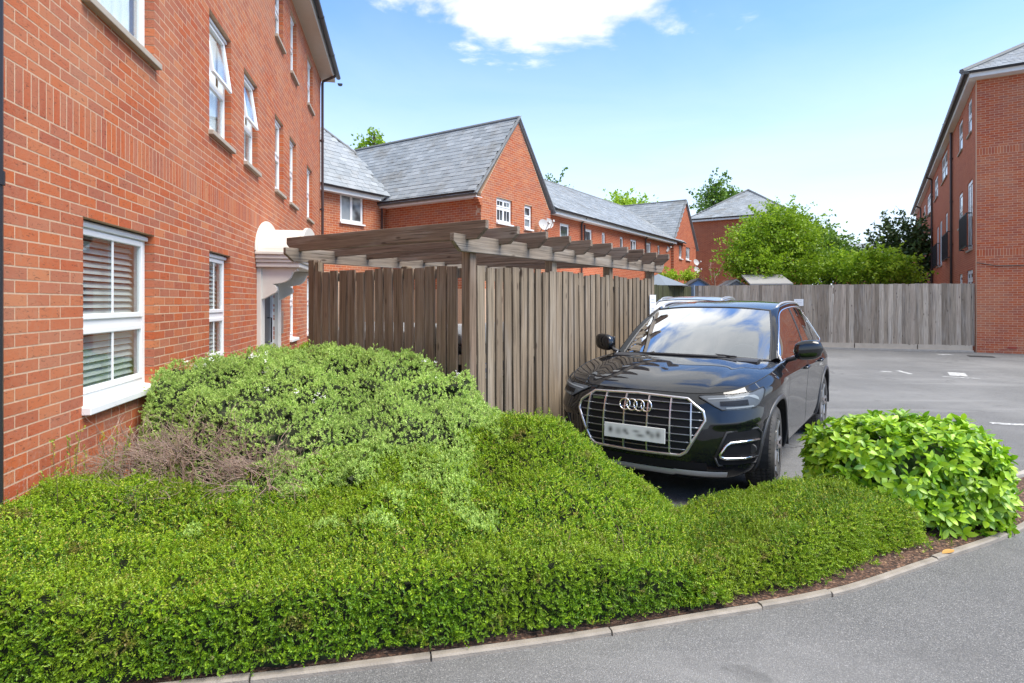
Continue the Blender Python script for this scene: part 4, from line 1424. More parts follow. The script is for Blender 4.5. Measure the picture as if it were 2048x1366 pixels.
# garden things seen over the fence
M_SHEDB = simple('blue_shed_paint', (0.16, 0.28, 0.48), 0.7, var=0.15)
M_SHEDR = simple('dark_felt_roof', (0.055, 0.055, 0.06), 0.9, var=0.2)
M_SHEDG = simple('grey_felt_roof', (0.30, 0.29, 0.28), 0.9, var=0.15)


def shed(u, v_apex, v_eave, half_px, Y, wall, roof, label, depth=2.0):
    c = at(u, V0, Y); za = at(u, v_apex, Y).z; ze_ = at(u, v_eave, Y).z; hw = half_px / F_PX * Y
    ob = empty('garden_shed', (c.x, Y, 0), R(-8), label, 'shed')
    b = MB(); b.prism([(-hw * .9, 0), (hw * .9, 0), (hw * .9, ze_), (0, za - .06), (-hw * .9, ze_)], 'y', 0, depth); b.build('wall', wall, ob)
    for s_ in (-1, 1):
        b = MB(); b.prism([(0, za), (s_ * hw, ze_), (s_ * hw, ze_ - .07), (0, za - .07)][::(-1 if s_ > 0 else 1)], 'y', -0.1, depth + .1); b.build('roof', roof, ob)


shed(1397, 556, 573, 26, 25.5, M_SHEDB, M_SHEDR, 'small garden shed with blue gable and dark roof behind the fence')
shed(1472, 558, 571, 20, 27.0, M_SHEDG, M_SHEDG, 'pale grey garden shed roof peeping over the fence beside the trees')
# long low pent shed
c = at(1543, V0, 25.0)
ob = empty('garden_shed', (c.x, 25.0, 0), R(-10), 'low grey pent roof of a garden shed over the fence left of the bushes', 'shed')
z1, z0 = at(1543, 558, 25).z, at(1543, 570, 25).z
b = MB(); b.box(-.8, .8, 0.05, 1.6, 0, z0 - .02); b.build('wall', M_SHEDG, ob)
b = MB(); b.prism([(0, z0), (1.8, z1 + .2), (1.8, z1 + .26), (0, z0 + .06)], 'x', -0.85, 0.85); b.build('roof', M_SHEDG, ob)
# inner garden fence
b0 = at(1318, V0, 29.0); b1 = at(1485, V0, 30.0); b0.z = b1.z = 0
dd = (b1 - b0).normalized()
ob = empty('fence', b0, math.atan2(dd.y, dd.x), 'low brown garden fence further back between the sheds and the brick gable', 'fence')
x = 0
while x < (b1 - b0).length:
    o = link('board', box_mesh((0.145, 0.02, 2.42), M_WOODV, 'garden board'), ob); o.name = 'board'; o.location = (x, random.uniform(-.01, .01), 1.21); x += 0.15
b = MB(); b.box(0, (b1 - b0).length, 0.02, 0.07, 1.7, 1.8); b.build('rail', M_WOODX, ob)
# grey garden parasol
c = at(1318, V0, 21.0)
ob = empty('parasol', (c.x + .1, 21.5, 0), 0, 'dark grey garden parasol canopy beyond the end of the timber enclosure', 'parasol')
b = MB()
top = (0, 0, at(1318, 548, 21.5).z); zr_ = at(1318, 572, 21.5).z
ring = [(1.1 * math.cos(t), 1.1 * math.sin(t), zr_) for t in np.linspace(0, 2 * math.pi, 9)[:-1]]
b.add([top] + ring, [(0, 1 + i, 1 + (i + 1) % 8) for i in range(8)]); b.build('canopy', simple('grey_canvas', (0.16, 0.19, 0.22), 0.8), ob)
b = MB(); b.tube([(0, 0, 0), (0, 0, top[2])], 0.025, 8); b.build('pole', M_ALU, ob)


# ------------------------------------------------------------------ cars
def crv(pts, n):
    """smooth curve through points, n samples evenly in chord length"""
    P = np.array(pts, float)
    d = np.r_[0, np.cumsum(np.linalg.norm(np.diff(P, axis=0), axis=1))]
    t = np.linspace(0, d[-1], n)
    if len(P) == 2:
        return P[0] + (P[1] - P[0]) * (t / d[-1])[:, None]
    m = np.zeros_like(P)
    m[1:-1] = (P[2:] - P[:-2]) / (d[2:] - d[:-2])[:, None]
    m[0] = (P[1] - P[0]) / (d[1] - d[0]) * 1.5 - m[1] * 0.5
    m[-1] = (P[-1] - P[-2]) / (d[-1] - d[-2]) * 1.5 - m[-2] * 0.5
    i = np.clip(np.searchsorted(d, t, side='right') - 1, 0, len(P) - 2)
    h = (d[i + 1] - d[i])
    s = (t - d[i]) / h
    s, h = s[:, None], h[:, None]
    return (2 * s**3 - 3 * s**2 + 1) * P[i] + (s**3 - 2 * s**2 + s) * h * m[i] + (-2 * s**3 + 3 * s**2) * P[i + 1] + (s**3 - s**2) * h * m[i + 1]


def coons(c0, c1, d0, d1):
    """c0/c1: bottom and top curves (n), d0/d1: left and right curves (m)"""
    n, m = len(c0), len(d0)
    u = np.linspace(0, 1, n)[None, :, None]; v = np.linspace(0, 1, m)[:, None, None]
    return ((1 - v) * c0[None] + v * c1[None] + (1 - u) * d0[:, None] + u * d1[:, None]
            - ((1 - u) * (1 - v) * c0[0] + u * (1 - v) * c0[-1] + (1 - u) * v * c1[0] + u * v * c1[-1]))


PLAN = np.array([(0, 0), (.008, .25), (.035, .45), (.095, .62), (.20, .760), (.37, .858), (.60, .908), (.89, .943), (1.25, .938), (1.8, .932), (2.5, .932), (3.1, .938), (3.71, .945), (4.1, .92), (4.40, .84), (4.58, .65), (4.66, .35), (4.68, 0)])
PF = [(.16, .20), (.055, .235), (.012, .34), (.0, .52), (.015, .68), (.05, .80), (.115, .878)]
PROF = {0: PF, 1: PF, 2: PF,
        3: [(.16, .20), (.055, .24), (.012, .35), (.0, .53), (.012, .69), (.045, .81), (.105, .888)],
        4: [(.15, .21), (.05, .25), (.012, .37), (.0, .54), (.008, .70), (.035, .83), (.095, .905)],
        5: [(.14, .22), (.055, .27), (.02, .38), (.0, .55), (.0, .72), (.022, .86), (.085, .935)],
        6: [(.12, .24), (.06, .29), (.03, .41), (.005, .57), (.0, .75), (.012, .89), (.075, .968)],
        7: [(.10, .25), (.055, .30), (.025, .43), (.0, .58), (.0, .77), (.008, .92), (.075, 1.005)],
        8: [(.10, .26), (.05, .31), (.028, .44), (.022, .60), (.01, .78), (.008, .935), (.075, 1.035)],
        9: [(.10, .26), (.05, .31), (.032, .44), (.026, .60), (.012, .79), (.008, .945), (.07, 1.055)],
        10: [(.10, .26), (.05, .31), (.032, .44), (.026, .60), (.012, .79), (.008, .95), (.07, 1.065)],
        11: [(.10, .26), (.05, .31), (.03, .44), (.018, .60), (.006, .79), (.008, .955), (.075, 1.075)],
        12: [(.10, .26), (.05, .31), (.02, .44), (.0, .60), (.0, .79), (.01, .96), (.085, 1.085)],
        13: [(.11, .28), (.05, .33), (.01, .45), (.0, .60), (.01, .80), (.03, .96), (.10, 1.09)]}
for k_ in range(14, 18):
    PROF[k_] = [(.14, .30), (.05, .35), (.0, .46), (.0, .60), (.03, .80), (.07, .96), (.12, 1.09)]


def cm_interp(A, k):
    """uniform Catmull-Rom along axis 0 at float positions k"""
    n = A.shape[0]
    i = np.clip(np.floor(k).astype(int), 0, n - 2)
    s = (k - i).reshape((-1,) + (1,) * (A.ndim - 1))
    g = lambda j: A[np.clip(j, 0, n - 1)]
    p0, p1, p2, p3 = g(i - 1), g(i), g(i + 1), g(i + 2)
    p0 = np.where((i == 0).reshape(s.shape), 2 * p1 - p2, p0)
    p3 = np.where((i == n - 2).reshape(s.shape), 2 * p2 - p1, p3)
    return 0.5 * (2 * p1 + (p2 - p0) * s + (2 * p0 - 5 * p1 + 4 * p2 - p3) * s**2 + (3 * p1 - p0 - 3 * p2 + p3) * s**3)


def wrap_ctrl():
    T = np.gradient(PLAN, axis=0)
    T[0] = (0, 1); T[-1] = (0, -1)
    T /= np.linalg.norm(T, axis=1)[:, None]
    Nn = np.stack([T[:, 1], -T[:, 0]], 1)     # inward
    C = np.zeros((18, 7, 3))
    for k in range(18):
        for j, (ins, z) in enumerate(PROF[k]):
            C[k, j, :2] = PLAN[k] + Nn[k] * ins
            C[k, j, 2] = z
    C[0, :, 1] = 0; C[17, :, 1] = 0
    return C


WC = wrap_ctrl()


def wrap(k, j):
    A = cm_interp(WC, np.asarray(k, float))                    # (n,7,3)
    return cm_interp(np.swapaxes(A, 0, 1), np.asarray(j, float))  # (m,n,3)


def surf(k, z):
    """point and outward normal of the lower body at column k and height z (z below the top edge)"""
    J = np.linspace(0, 6, 121)
    col = wrap([k], J)[:, 0]
    i0 = int(np.argmin(col[:, 2]))
    p = np.array([np.interp(z, col[i0:, 2], col[i0:, c]) for c in range(3)])
    col2 = wrap([k + 0.04], J)[:, 0]
    p2 = np.array([np.interp(z, col2[i0:, 2], col2[i0:, c]) for c in range(3)])
    pz = np.array([np.interp(z + 0.01, col[i0:, 2], col[i0:, c]) for c in range(3)])
    n = np.cross(pz - p, p2 - p)
    n /= np.linalg.norm(n) + 1e-12
    if n[0] * (p[0] - 2.3) + n[1] * p[1] < 0:
        n = -n
    return p, n


KY_ = np.linspace(0, 5, 60)
_yy = np.array([wrap([k], [3.0])[0, 0, 1] for k in KY_])
k_of_y = lambda y: float(np.interp(y, _yy, KY_))


def on_front(y, z, off=0.0):
    s = -1 if y < 0 else 1
    p, n = surf(k_of_y(abs(y)), z)
    q = p + n * off
    return Vector((q[0], s * abs(q[1]) if abs(y) > 1e-6 else 0.0, q[2]))


def on_kz(k, z, off=0.0, s=1):
    p, n = surf(k, z)
    q = p + n * off
    return Vector((q[0], s * q[1], q[2]))


def paint(name, col, flake=0.0):
    m, nt, bs = new_mat(name)
    bs.inputs['Base Color'].default_value = (*col, 1)
    bs.inputs['Metallic'].default_value = flake
    bs.inputs['Roughness'].default_value = 0.4
    bs.inputs['Specular IOR Level'].default_value = 0.02
    bs.inputs['Coat Weight'].default_value = 1.0
    bs.inputs['Coat IOR'].default_value = 1.6
    bs.inputs['Coat Roughness'].default_value = 0.015
    return m


def tyre_mat():
    m, nt, bs = new_mat('tyre_rubber')
    oc = nd(nt, 'ShaderNodeTexCoord').outputs['Object']
    sp = nd(nt, 'ShaderNodeSeparateXYZ', {0: oc})
    an = mth(nt, 'ARCTAN2', sp.outputs[0], sp.outputs[2])
    r2 = mth(nt, 'SQRT', mth(nt, 'ADD', mth(nt, 'MULTIPLY', sp.outputs[0], sp.outputs[0]), mth(nt, 'MULTIPLY', sp.outputs[2], sp.outputs[2])))
    tread = smooth(nt, r2, 0.345, 0.352)
    wv = mth(nt, 'SINE', mth(nt, 'ADD', mth(nt, 'MULTIPLY', an, 64.0), mth(nt, 'MULTIPLY', sp.outputs[1], 22.0)))
    gr = mth(nt, 'MULTIPLY', smooth(nt, wv, 0.72, 0.9), tread)
    g = nd(nt, 'ShaderNodeTexNoise', {'Vector': oc, 'Scale': 14.0, 'Detail': 5.0}).outputs[0]
    c = mixc(nt, smooth(nt, g, 0.4, 0.7), (0.045, 0.043, 0.042, 1), (0.075, 0.068, 0.062, 1))
    c = mixc(nt, mth(nt, 'MULTIPLY', gr, 0.85), c, (0.008, 0.008, 0.008, 1))
    nt.links.new(c, bs.inputs['Base Color'])
    bs.inputs['Roughness'].default_value = 0.75
    bn = nd(nt, 'ShaderNodeBump', {'Height': mth(nt, 'MULTIPLY', gr, -1.0), 'Strength': 1.0, 'Distance': 0.006})
    nt.links.new(bn.outputs[0], bs.inputs['Normal'])
    return m


def plate_mat():
    """pale plate whose characters are too blurred to read: soft dark smudges"""
    m, nt, bs = new_mat('blurred_number_plate')
    oc = nd(nt, 'ShaderNodeTexCoord').outputs['Object']
    sp = nd(nt, 'ShaderNodeSeparateXYZ', {0: oc})
    y, z = sp.outputs[1], sp.outputs[2]
    tot = None
    for (cy, cz, wy, wz, a) in ((.205, .004, .020, .026, .9), (.135, -.002, .030, .030, .55), (.075, .006, .022, .020, .7), (.055, -.014, .016, .012, .5),
                                (-.02, .012, .030, .012, .6), (-.055, -.018, .035, .014, .7), (-.12, .014, .020, .020, .75), (-.155, -.006, .022, .026, .6), (-.205, .004, .022, .028, .75)):
        ey = mth(nt, 'DIVIDE', mth(nt, 'SUBTRACT', y, cy), wy); ez = mth(nt, 'DIVIDE', mth(nt, 'SUBTRACT', z, cz), wz)
        q = mth(nt, 'MULTIPLY', mth(nt, 'EXPONENT', mth(nt, 'MULTIPLY', mth(nt, 'ADD', mth(nt, 'MULTIPLY', ey, ey), mth(nt, 'MULTIPLY', ez, ez)), -1.0)), a)
        tot = q if tot is None else mth(nt, 'ADD', tot, q, clamp=True)
    c = mixc(nt, tot, (0.72, 0.72, 0.70, 1), (0.02, 0.02, 0.022, 1))
    nt.links.new(c, bs.inputs['Base Color'])
    bs.inputs['Roughness'].default_value = 0.4
    return m


M_TYRE = tyre_mat()
M_RIM = simple('grey_alloy', (0.30, 0.29, 0.28), 0.35, metal=0.8, var=0.12)
M_DARKCAV = simple('black_cavity', (0.008, 0.008, 0.009), 0.7)
M_GRILLE = simple('black_grille', (0.010, 0.010, 0.012), 0.55, spec=0.2)
M_GBAR = simple('satin_grille_bar', (0.22, 0.235, 0.26), 0.3, metal=0.9)
M_TRIMG = simple('satin_grey_trim', (0.05, 0.05, 0.053), 0.4, var=0.05)
M_SKID = simple('silver_trim', (0.42, 0.42, 0.43), 0.4, metal=0.5)
M_SEAT = simple('dark_cabin_fabric', (0.03, 0.03, 0.032), 0.8)
M_LAMPH = simple('lamp_housing', (0.10, 0.11, 0.125), 0.5, spec=0.3)
M_DRL = simple('lamp_light_bar', (0.30, 0.32, 0.34), 0.55, spec=0.15)
M_PLATE = plate_mat()


def grid_obj(name, G, mat, parent, smoothf=True, flip=False):
    G = np.asarray(G)
    m, n = G.shape[:2]
    V = G.reshape(-1, 3)
    i = np.arange(m - 1)[:, None] * n + np.arange(n - 1)[None, :]
    F = np.stack([i, i + 1, i + n + 1, i + n], -1).reshape(-1, 4)
    if flip:
        F = F[:, ::-1]
    return link(name, mesh_np(name, V, F, mat, None, smoothf), parent)


def both(G):
    """mirror a half grid (columns from the centre outwards) into a full one"""
    G = np.asarray(G)
    M = G[:, ::-1].copy(); M[..., 1] *= -1
    return np.concatenate([M[:, :-1], G], 1)


def make_car(name, label, body, group=None, steer=0.0, detail=True):
    car = empty(name, (0, 0, 0), 0, label, 'car', group)
    # ---- lower body, wrapped round the car
    seams = [1.34, 2.44, 3.36]
    kk = list(np.linspace(0, 17, 17 * 22 + 1))
    dk = np.linspace(7.5, 12.5, 900)
    dx_ = wrap(dk, [4.0])[0, :, 0]
    for s in seams:
        k0 = np.interp(s, dx_, dk)
        kk += [k0 - .016, k0 - .006, k0, k0 + .006, k0 + .016]
    K5 = 5.55
    kk += [K5 - .02, K5 - .008, K5, K5 + .008, K5 + .02]
    kk = np.array(sorted(kk))
    jj = np.linspace(0, 6, 61)
    G = wrap(kk, jj)                            # (61, nk, 3)
    WX, WR = (0.89, 3.71), 0.425
    X, Z = G[..., 0].copy(), G[..., 2].copy()
    r_min = np.full(X.shape, 9.0)
    for wx in WX:
        r = np.hypot(X - wx, Z - 0.365)
        side = G[..., 1] > 0.6
        sn = side & (r < WR) & (r > WR - 0.028)
        f = WR / np.maximum(r, 1e-6)
        G[..., 0] = np.where(sn, wx + (X - wx) * f, G[..., 0])
        G[..., 2] = np.where(sn, 0.365 + (Z - 0.365) * f, G[..., 2])
        r_min = np.where(side, np.minimum(r_min, r), r_min)
    dead = r_min < WR - 0.028
    # a creased shelf on the bumper below the lamps
    cz = 0.655 + 0.03 * np.clip((kk - 3.0) / 3.0, 0, 1)[None, :]
    amp = 0.020 * np.clip((kk - 2.7) / 0.5, 0, 1) * np.clip((6.3 - kk) / 0.8, 0, 1)
    tri = np.where(Z > cz, np.clip(1 - (Z - cz) / 0.10, 0, 1), np.clip(1 - (cz - Z) / 0.035, 0, 1)) * amp[None, :]
    G[..., 0] -= tri * 0.8
    G[..., 1] += tri * 0.6
    # shut lines
    for s in seams:
        d = np.abs(G[..., 0] - s)
        msk = (d < 0.0025) & (G[..., 1] > 0.5) & (jj[:, None] > 1.4)
        G[..., 1] -= np.where(msk, 0.012, 0)
    d = np.abs(kk - K5)[None, :] + 0 * jj[:, None]
    G[..., 1] -= np.where((d < 0.004) & (Z > 0.45), 0.010, 0)
    # a feature line along the doors
    lo = np.exp(-((Z - 0.955 + 0.012 * (X - 1.0)) / 0.016) ** 2) * (X > 0.9) * (X < 4.2) * 0.006
    G[..., 1] += lo
    nj, nk = X.shape
    cx = 0.25 * (X[:-1, :-1] + X[1:, :-1] + X[:-1, 1:] + X[1:, 1:])
    dq = dead[:-1, :-1] | dead[1:, :-1] | dead[:-1, 1:] | dead[1:, 1:]
    kq = 0.5 * (kk[:-1] + kk[1:])[None, :] + 0 * cx
    jq = 0.5 * (jj[:-1] + jj[1:])[:, None] + 0 * cx
    reg = np.full(cx.shape, 'rear_quarter', dtype=object)
    reg[cx < seams[2]] = 'rear_door'; reg[cx < seams[1]] = 'front_door'; reg[cx < seams[0]] = 'front_wing'
    reg[(kq < K5)] = 'front_bumper'
    reg[(kq > 14.0)] = 'rear_bumper'
    reg[(jq < 1.0) & (kq > 7) & (kq < 12.5)] = 'sill'
    idx = (np.arange(nj)[:, None] * nk + np.arange(nk)[None, :])
    quads = np.stack([idx[:-1, :-1], idx[:-1, 1:], idx[1:, 1:], idx[1:, :-1]], -1)
    V = G.reshape(-1, 3)
    parts = {}
    for rg in ('front_bumper', 'front_wing', 'front_door', 'rear_door', 'rear_quarter', 'rear_bumper', 'sill'):
        q = quads[(reg == rg) & ~dq]
        if not len(q):
            continue
        used, inv = np.unique(q, return_inverse=True)
        Vp, Fp = V[used], inv.reshape(-1, 4)
        Vm = Vp * np.array([1, -1, 1])
        mat = body if rg != 'sill' else M_TRIMG
        if rg in ('front_bumper', 'rear_bumper'):
            me = mesh_np(rg, np.r_[Vp, Vm], np.r_[Fp, Fp[:, ::-1] + len(Vp)], mat, None, True)
            parts[rg] = [link(rg, me, car)]
        else:
            parts[rg] = [link(rg, mesh_np(rg, Vp, Fp, mat, None, True), car), link(rg, mesh_np(rg, Vm, Fp[:, ::-1], mat, None, True), car)]
    # ---- bonnet
    KS, KE = 4.3, 8.25
    fe = wrap(np.linspace(0, KS, 30), [6.0])[0]
    se = wrap(np.linspace(KS, KE, 34), [6.0])[0]
    cl = crv([(fe[0][0], 0, fe[0][2]), (.27, 0, .938), (.55, 0, .998), (.85, 0, 1.045), (1.13, 0, 1.080)], 34)
    cw_ = crv([(1.13, 0, 1.080), (1.18, .35, 1.078), (1.28, .62, 1.062), tuple(se[-1])], 30)
    H = coons(fe, cw_, cl, se)
    b_ = np.linspace(0, 1, 30)[None, :]; a_ = np.linspace(0, 1, 34)[:, None]
    H[..., 2] += 0.016 * np.sin(np.pi * a_) ** 0.8 * np.sin(np.pi * np.minimum(b_ / 0.98, 1)) 
    cr = 0.60 + 0.06 * a_
    H[..., 2] += 0.010 * (1 / (1 + np.exp(-(b_ - cr) / 0.018))) * np.sin(np.pi * np.clip(b_ * 1.0, 0, 1)) ** 0.5 * np.clip(a_ * 6, 0, 1) * np.clip((1 - a_) * 5, 0, 1)
    bon = grid_obj('bonnet', both(H), body, car)
    edge = wrap(np.linspace(0, KE, 60), [6.0])[0]
    for s in (1, -1):
        b = MB(); b.tube([(p[0] + 0.0, s * p[1], p[2] + 0.001) for p in edge], 0.0035, 5); b.build('bonnet_gap', M_DARKCAV, bon)
    # ---- cabin
    w_bot = crv([(1.16, 0, 1.088), (1.20, .35, 1.084), (1.32, .63, 1.066), (1.43, .745, 1.052)], 22)
    w_top = crv([(2.02, 0, 1.548), (2.045, .32, 1.543), (2.13, .605, 1.518)], 22)
    w_mid0 = crv([tuple(w_bot[0]), (1.58, 0, 1.338), tuple(w_top[0])], 16)
    w_side = crv([tuple(w_bot[-1]), (1.77, .690, 1.300), tuple(w_top[-1])], 16)
    WS = coons(w_bot, w_top, w_mid0, w_side)
    wsc = grid_obj('windscreen', both(WS), M_CARGLASS, car)
    b = MB()
    b.tube([(p[0] - .004, p[1], p[2] + .002) for p in both(w_bot[None])[0]], 0.014, 6)
    b.tube([(p[0], p[1], p[2]) for p in both(w_top[None])[0]], 0.010, 6)
    for s in (1, -1):
        b.tube([(p[0], s * p[1], p[2]) for p in w_side], 0.010, 6)
    b.build('windscreen_seal', M_SHADEBAR, wsc)
    for (x0, y0, x1, y1) in ((1.19, -0.50, 1.30, 0.28), (1.22, 0.02, 1.40, 0.68)):
        b = MB(); b.tube([(x0, y0, 1.094), ((x0 + x1) / 2 + .02, (y0 + y1) / 2, 1.112), (x1, y1, 1.098)], 0.009, 5); b.build('wiper', M_SHADEBAR, wsc)
    b = MB(); b.prism([(1.10, 1.066), (1.16, 1.078), (1.24, 1.080), (1.24, 1.03), (1.10, 1.03)][::-1], 'y', -0.70, 0.70); b.build('scuttle', M_SHADEBAR, car)
    # side glass outline
    gb = crv([(1.47, .832, 1.050), (2.0, .858, 1.060), (2.7, .866, 1.072), (3.4, .860, 1.088), (4.02, .825, 1.115)], 40)
    gt = crv([(1.52, .808, 1.090), (1.86, .715, 1.328), (2.22, .665, 1.492), (2.7, .668, 1.548), (3.3, .672, 1.540), (3.75, .655, 1.49), (4.05, .80, 1.150)], 40)
    gt2 = crv([(1.53, .79, 1.115), (1.86, .735, 1.330), (2.25, .672, 1.490), (2.75, .690, 1.545), (3.35, .690, 1.535), (3.80, .665, 1.46), (4.06, .815, 1.135)], 40)
    SG = np.stack([gb + (gt2 - gb) * t + np.array([0, 0.012, 0]) * math.sin(math.pi * t) for t in np.linspace(0, 1, 14)])
    for s in (1, -1):
        S2 = SG * np.array([1, s, 1])
        for nm, a, c_ in (('front_side_window', 0, 17), ('rear_side_window', 18, 29), ('quarter_window', 30, 39)):
            grid_obj(nm, S2[:, a:c_ + 1], M_SIDEGLASS, car, flip=(s < 0))
        for a in (17, 29):
            grid_obj('pillar', S2[:, a:a + 2] + np.array([0, .002 * s, 0]), M_SHADEBAR, car, flip=(s < 0))
        b = MB()
        loop = list(gb) + list(gt2[::-1])
        b.tube([(p[0], s * (p[1] + .006), p[2]) for p in loop + loop[:1]], 0.0085, 6)
        b.build('window_trim', M_CHROME, car)
    # A pillars and cant rails, in body colour
    r_side = crv([tuple(w_top[-1]), (2.7, .635, 1.588), (3.3, .632, 1.575), (3.85, .595, 1.52), (4.12, .55, 1.47)], 30)
    for s in (1, -1):
        inner = np.r_[w_side, r_side[1:]]
        n_i = len(inner)
        outer_ = crv([(1.47, .815, 1.058)] + [tuple(p) for p in gt2[1:-1:3]] + [tuple(gt2[-2]), (4.08, .80, 1.14)], 200)
        m_i = np.interp(np.linspace(0, 1, n_i), [0, 0.16, 0.33, 0.75, 0.93, 1.0], [0, 0.215, 0.40, 0.78, 0.905, 0.93])
        pick = outer_[np.clip((m_i * 199).astype(int), 0, 199)]
        rows = [inner * (1 - t) + pick * t + np.array([-0.006, 0.022, 0.024]) * math.sin(math.pi * t) for t in np.linspace(0, 1, 7)]
        grid_obj('pillar_rail', np.stack(rows) * np.array([1, s, 1]), body, car, flip=(s > 0))
    # roof
    r_cl = crv([tuple(w_top[0]), (2.35, 0, 1.595), (2.8, 0, 1.622), (3.4, 0, 1.61), (3.9, 0, 1.565), (4.22, 0, 1.51)], 30)
    r_back = crv([tuple(r_cl[-1]), (4.20, .3, 1.50), tuple(r_side[-1])], 22)
    RF = coons(w_top, r_back, r_cl, r_side)
    grid_obj('roof', both(RF), body, car)
    for s in (1, -1):
        rp = crv([(2.30, s * .628, 1.535), (2.48, s * .640, 1.583), (2.9, s * .650, 1.604), (3.4, s * .645, 1.592), (3.85, s * .61, 1.54), (4.02, s * .59, 1.49)], 24)
        b = MB(); b.tube([tuple(p) for p in rp], 0.0135, 8); b.build('roof_rail', M_SKID, car, smoothf=True)
    # tailgate with rear window
    top_k = wrap(np.linspace(13.4, 17, 20), [6.0])[0][::-1]
    bot = crv([tuple(top_k[0]), tuple(top_k[8]), tuple(top_k[14]), tuple(top_k[-1])], 22)
    TG = np.stack([bot * (1 - t) + r_back * t + np.array([.05, 0, 0.02]) * math.sin(math.pi * t) for t in np.linspace(0, 1, 12)])
    grid_obj('tailgate', both(TG), body, car, flip=True)
    TW = np.stack([bot * (1 - t) + r_back * t + np.array([.062, 0, 0.03]) * math.sin(math.pi * t) for t in np.linspace(0.3, 0.92, 8)])[:, :17]
    grid_obj('rear_window', both(TW), M_SIDEGLASS, car, flip=True)
    for s in (1, -1):    # shoulder behind the side glass
        sh = wrap(np.linspace(8.0, 13.6, 40), [6.0])[0]
        base = crv([tuple(p) for p in gb[::6]] + [(4.12, .78, 1.12), (4.25, .70, 1.14)], 40)
        grid_obj('waist_ledge', np.stack([sh, (sh + base) / 2 + np.array([0, 0, .006]), base - np.array([0, .012, .004])]) * np.array([1, s, 1]), body, car, flip=(s < 0))
        qp = np.stack([crv([tuple(gt2[-4]), tuple(gt2[-1]), (4.12, .79, 1.11)], 10), crv([tuple(r_side[-1]), (4.24, .66, 1.30), (4.34, .70, 1.10)], 10)])
        grid_obj('rear_pillar', qp * np.array([1, s, 1]), body, car, flip=(s > 0))
    # ---- underbody, arch liners, cabin
    b = MB(); b.box(0.30, 4.4, -0.64, 0.64, 0.21, 0.60); b.box(1.36, 3.2, -0.84, 0.84, 0.25, 0.58)
    b.build('underbody', M_DARKCAV, car)
    for wx in WX:
        for s in (1, -1):
            b = MB()
            g = [[(wx + (WR + .004) * math.cos(t), s * y, 0.365 + (WR + .004) * math.sin(t)) for t in np.linspace(-0.12, math.pi + 0.2, 26)] for y in (0.925, 0.64)]
            b.grid(g)
            b.build('arch_liner', M_DARKCAV, car)
    for wx, kx in ((WX[0], 7), (WX[1], 12)):
        for s in (1, -1):
            pts = []
            for t in np.linspace(-0.18, math.pi + 0.25, 34):
                x, z = wx + (WR + 0.012) * math.cos(t), 0.365 + (WR + 0.012) * math.sin(t)
                k_ = float(np.interp(x, wrap(np.linspace(4.5, 13.5, 200), [3.0])[0, :, 0], np.linspace(4.5, 13.5, 200)))
                p, n_ = surf(k_, max(z, 0.26))
                pts.append((x, s * (p[1] + 0.001), z))
            b = MB(); b.tube(pts, 0.022, 6, flat=0.55); b.build('arch_trim', M_TRIMG, car, smoothf=True)
    cb = MB()
    cb.box(1.35, 1.75, -0.70, 0.70, 0.60, 1.0); cb.prism([(1.30, 1.0), (1.30, 1.06), (1.55, 1.07), (1.75, 1.0)][::-1], 'y', -0.70, 0.70)
    cb.box(1.75, 4.2, -0.72, 0.72, 0.59, 0.64)
    cb.build('dashboard', M_SEAT, car)
    for s in (1, -1):
        b = MB(); b.box(2.30, 2.80, s * .37 - .25, s * .37 + .25, 0.70, 0.86); b.box(2.78, 2.92, s * .37 - .24, s * .37 + .24, 0.86, 1.30); b.box(2.84, 2.93, s * .37 - .13, s * .37 + .13, 1.31, 1.46)
        b.build('seat', M_SEAT, car, bevel=0.03)
    b = MB(); b.box(3.35, 3.5, -0.65, 0.65, 0.7, 1.28); b.build('rear_seat', M_SEAT, car, bevel=0.03)
    b = MB(); b.tube([(1.95 + .08 * math.sin(t), -.37 + .18 * math.cos(t), .98 + .17 * math.sin(t)) for t in np.linspace(0, 2 * math.pi, 25)], 0.014, 6); b.build('steering_wheel', M_SHADEBAR, car)
    b = MB(); b.box(1.97, 2.0, -0.11, 0.11, 1.43, 1.49); b.build('rear_view_mirror', M_SHADEBAR, car)
    # ---- wheels
    for wx in WX:
        for s in (1, -1):
            wh = empty('wheel', (wx, s * 0.80, 0.365), steer if wx < 2 else 0.0)
            wh.parent = car
            del_keys = [k for k in ('label', 'category') if k in wh]
            b = MB()
            w2 = 0.118
            pf = [(0.245, -w2 + .01), (0.285, -w2), (0.325, -w2 + .004), (0.352, -w2 + .028)]
            for gy in (-0.062, -0.021, 0.021, 0.062):
                pf += [(0.3645, gy - .007), (0.357, gy - .004), (0.357, gy + .004), (0.3645, gy + .007)]
            pf += [(0.352, w2 - .028), (0.325, w2 - .004), (0.285, w2), (0.245, w2 - .01)]
            b.lathe(pf, 72)
            b.build('tyre', M_TYRE, wh, smoothf=False)
            b = MB()
            b.lathe([(0.245, -0.10), (0.236, -0.09), (0.225, 0.0), (0.236, 0.10), (0.246, 0.10), (0.252, 0.106), (0.25, 0.112), (0.238, 0.108), (0.228, 0.09), (0.215, -0.02)], 48)
            for q in range(5):
                for dd in (-0.16, 0.16):
                    a = q * 2 * math.pi / 5 + dd
                    a2 = q * 2 * math.pi / 5 + dd * 0.55
                    c0 = (0.055 * math.cos(a2 * 1), s * 0.085, 0.055 * math.sin(a2))
                    c1 = (0.150 * math.cos(a), s * 0.088, 0.150 * math.sin(a))
                    c2 = (0.236 * math.cos(a * 1.0), s * 0.098, 0.236 * math.sin(a))
                    b.tube([c0, c1, c2], [0.026, 0.02, 0.022], 6)
            b.lathe([(0.0, s * 0.10), (0.055, s * 0.095), (0.065, s * 0.07), (0.06, s * 0.03)], 24)
            b.build('rim', M_RIM, wh, smoothf=False)
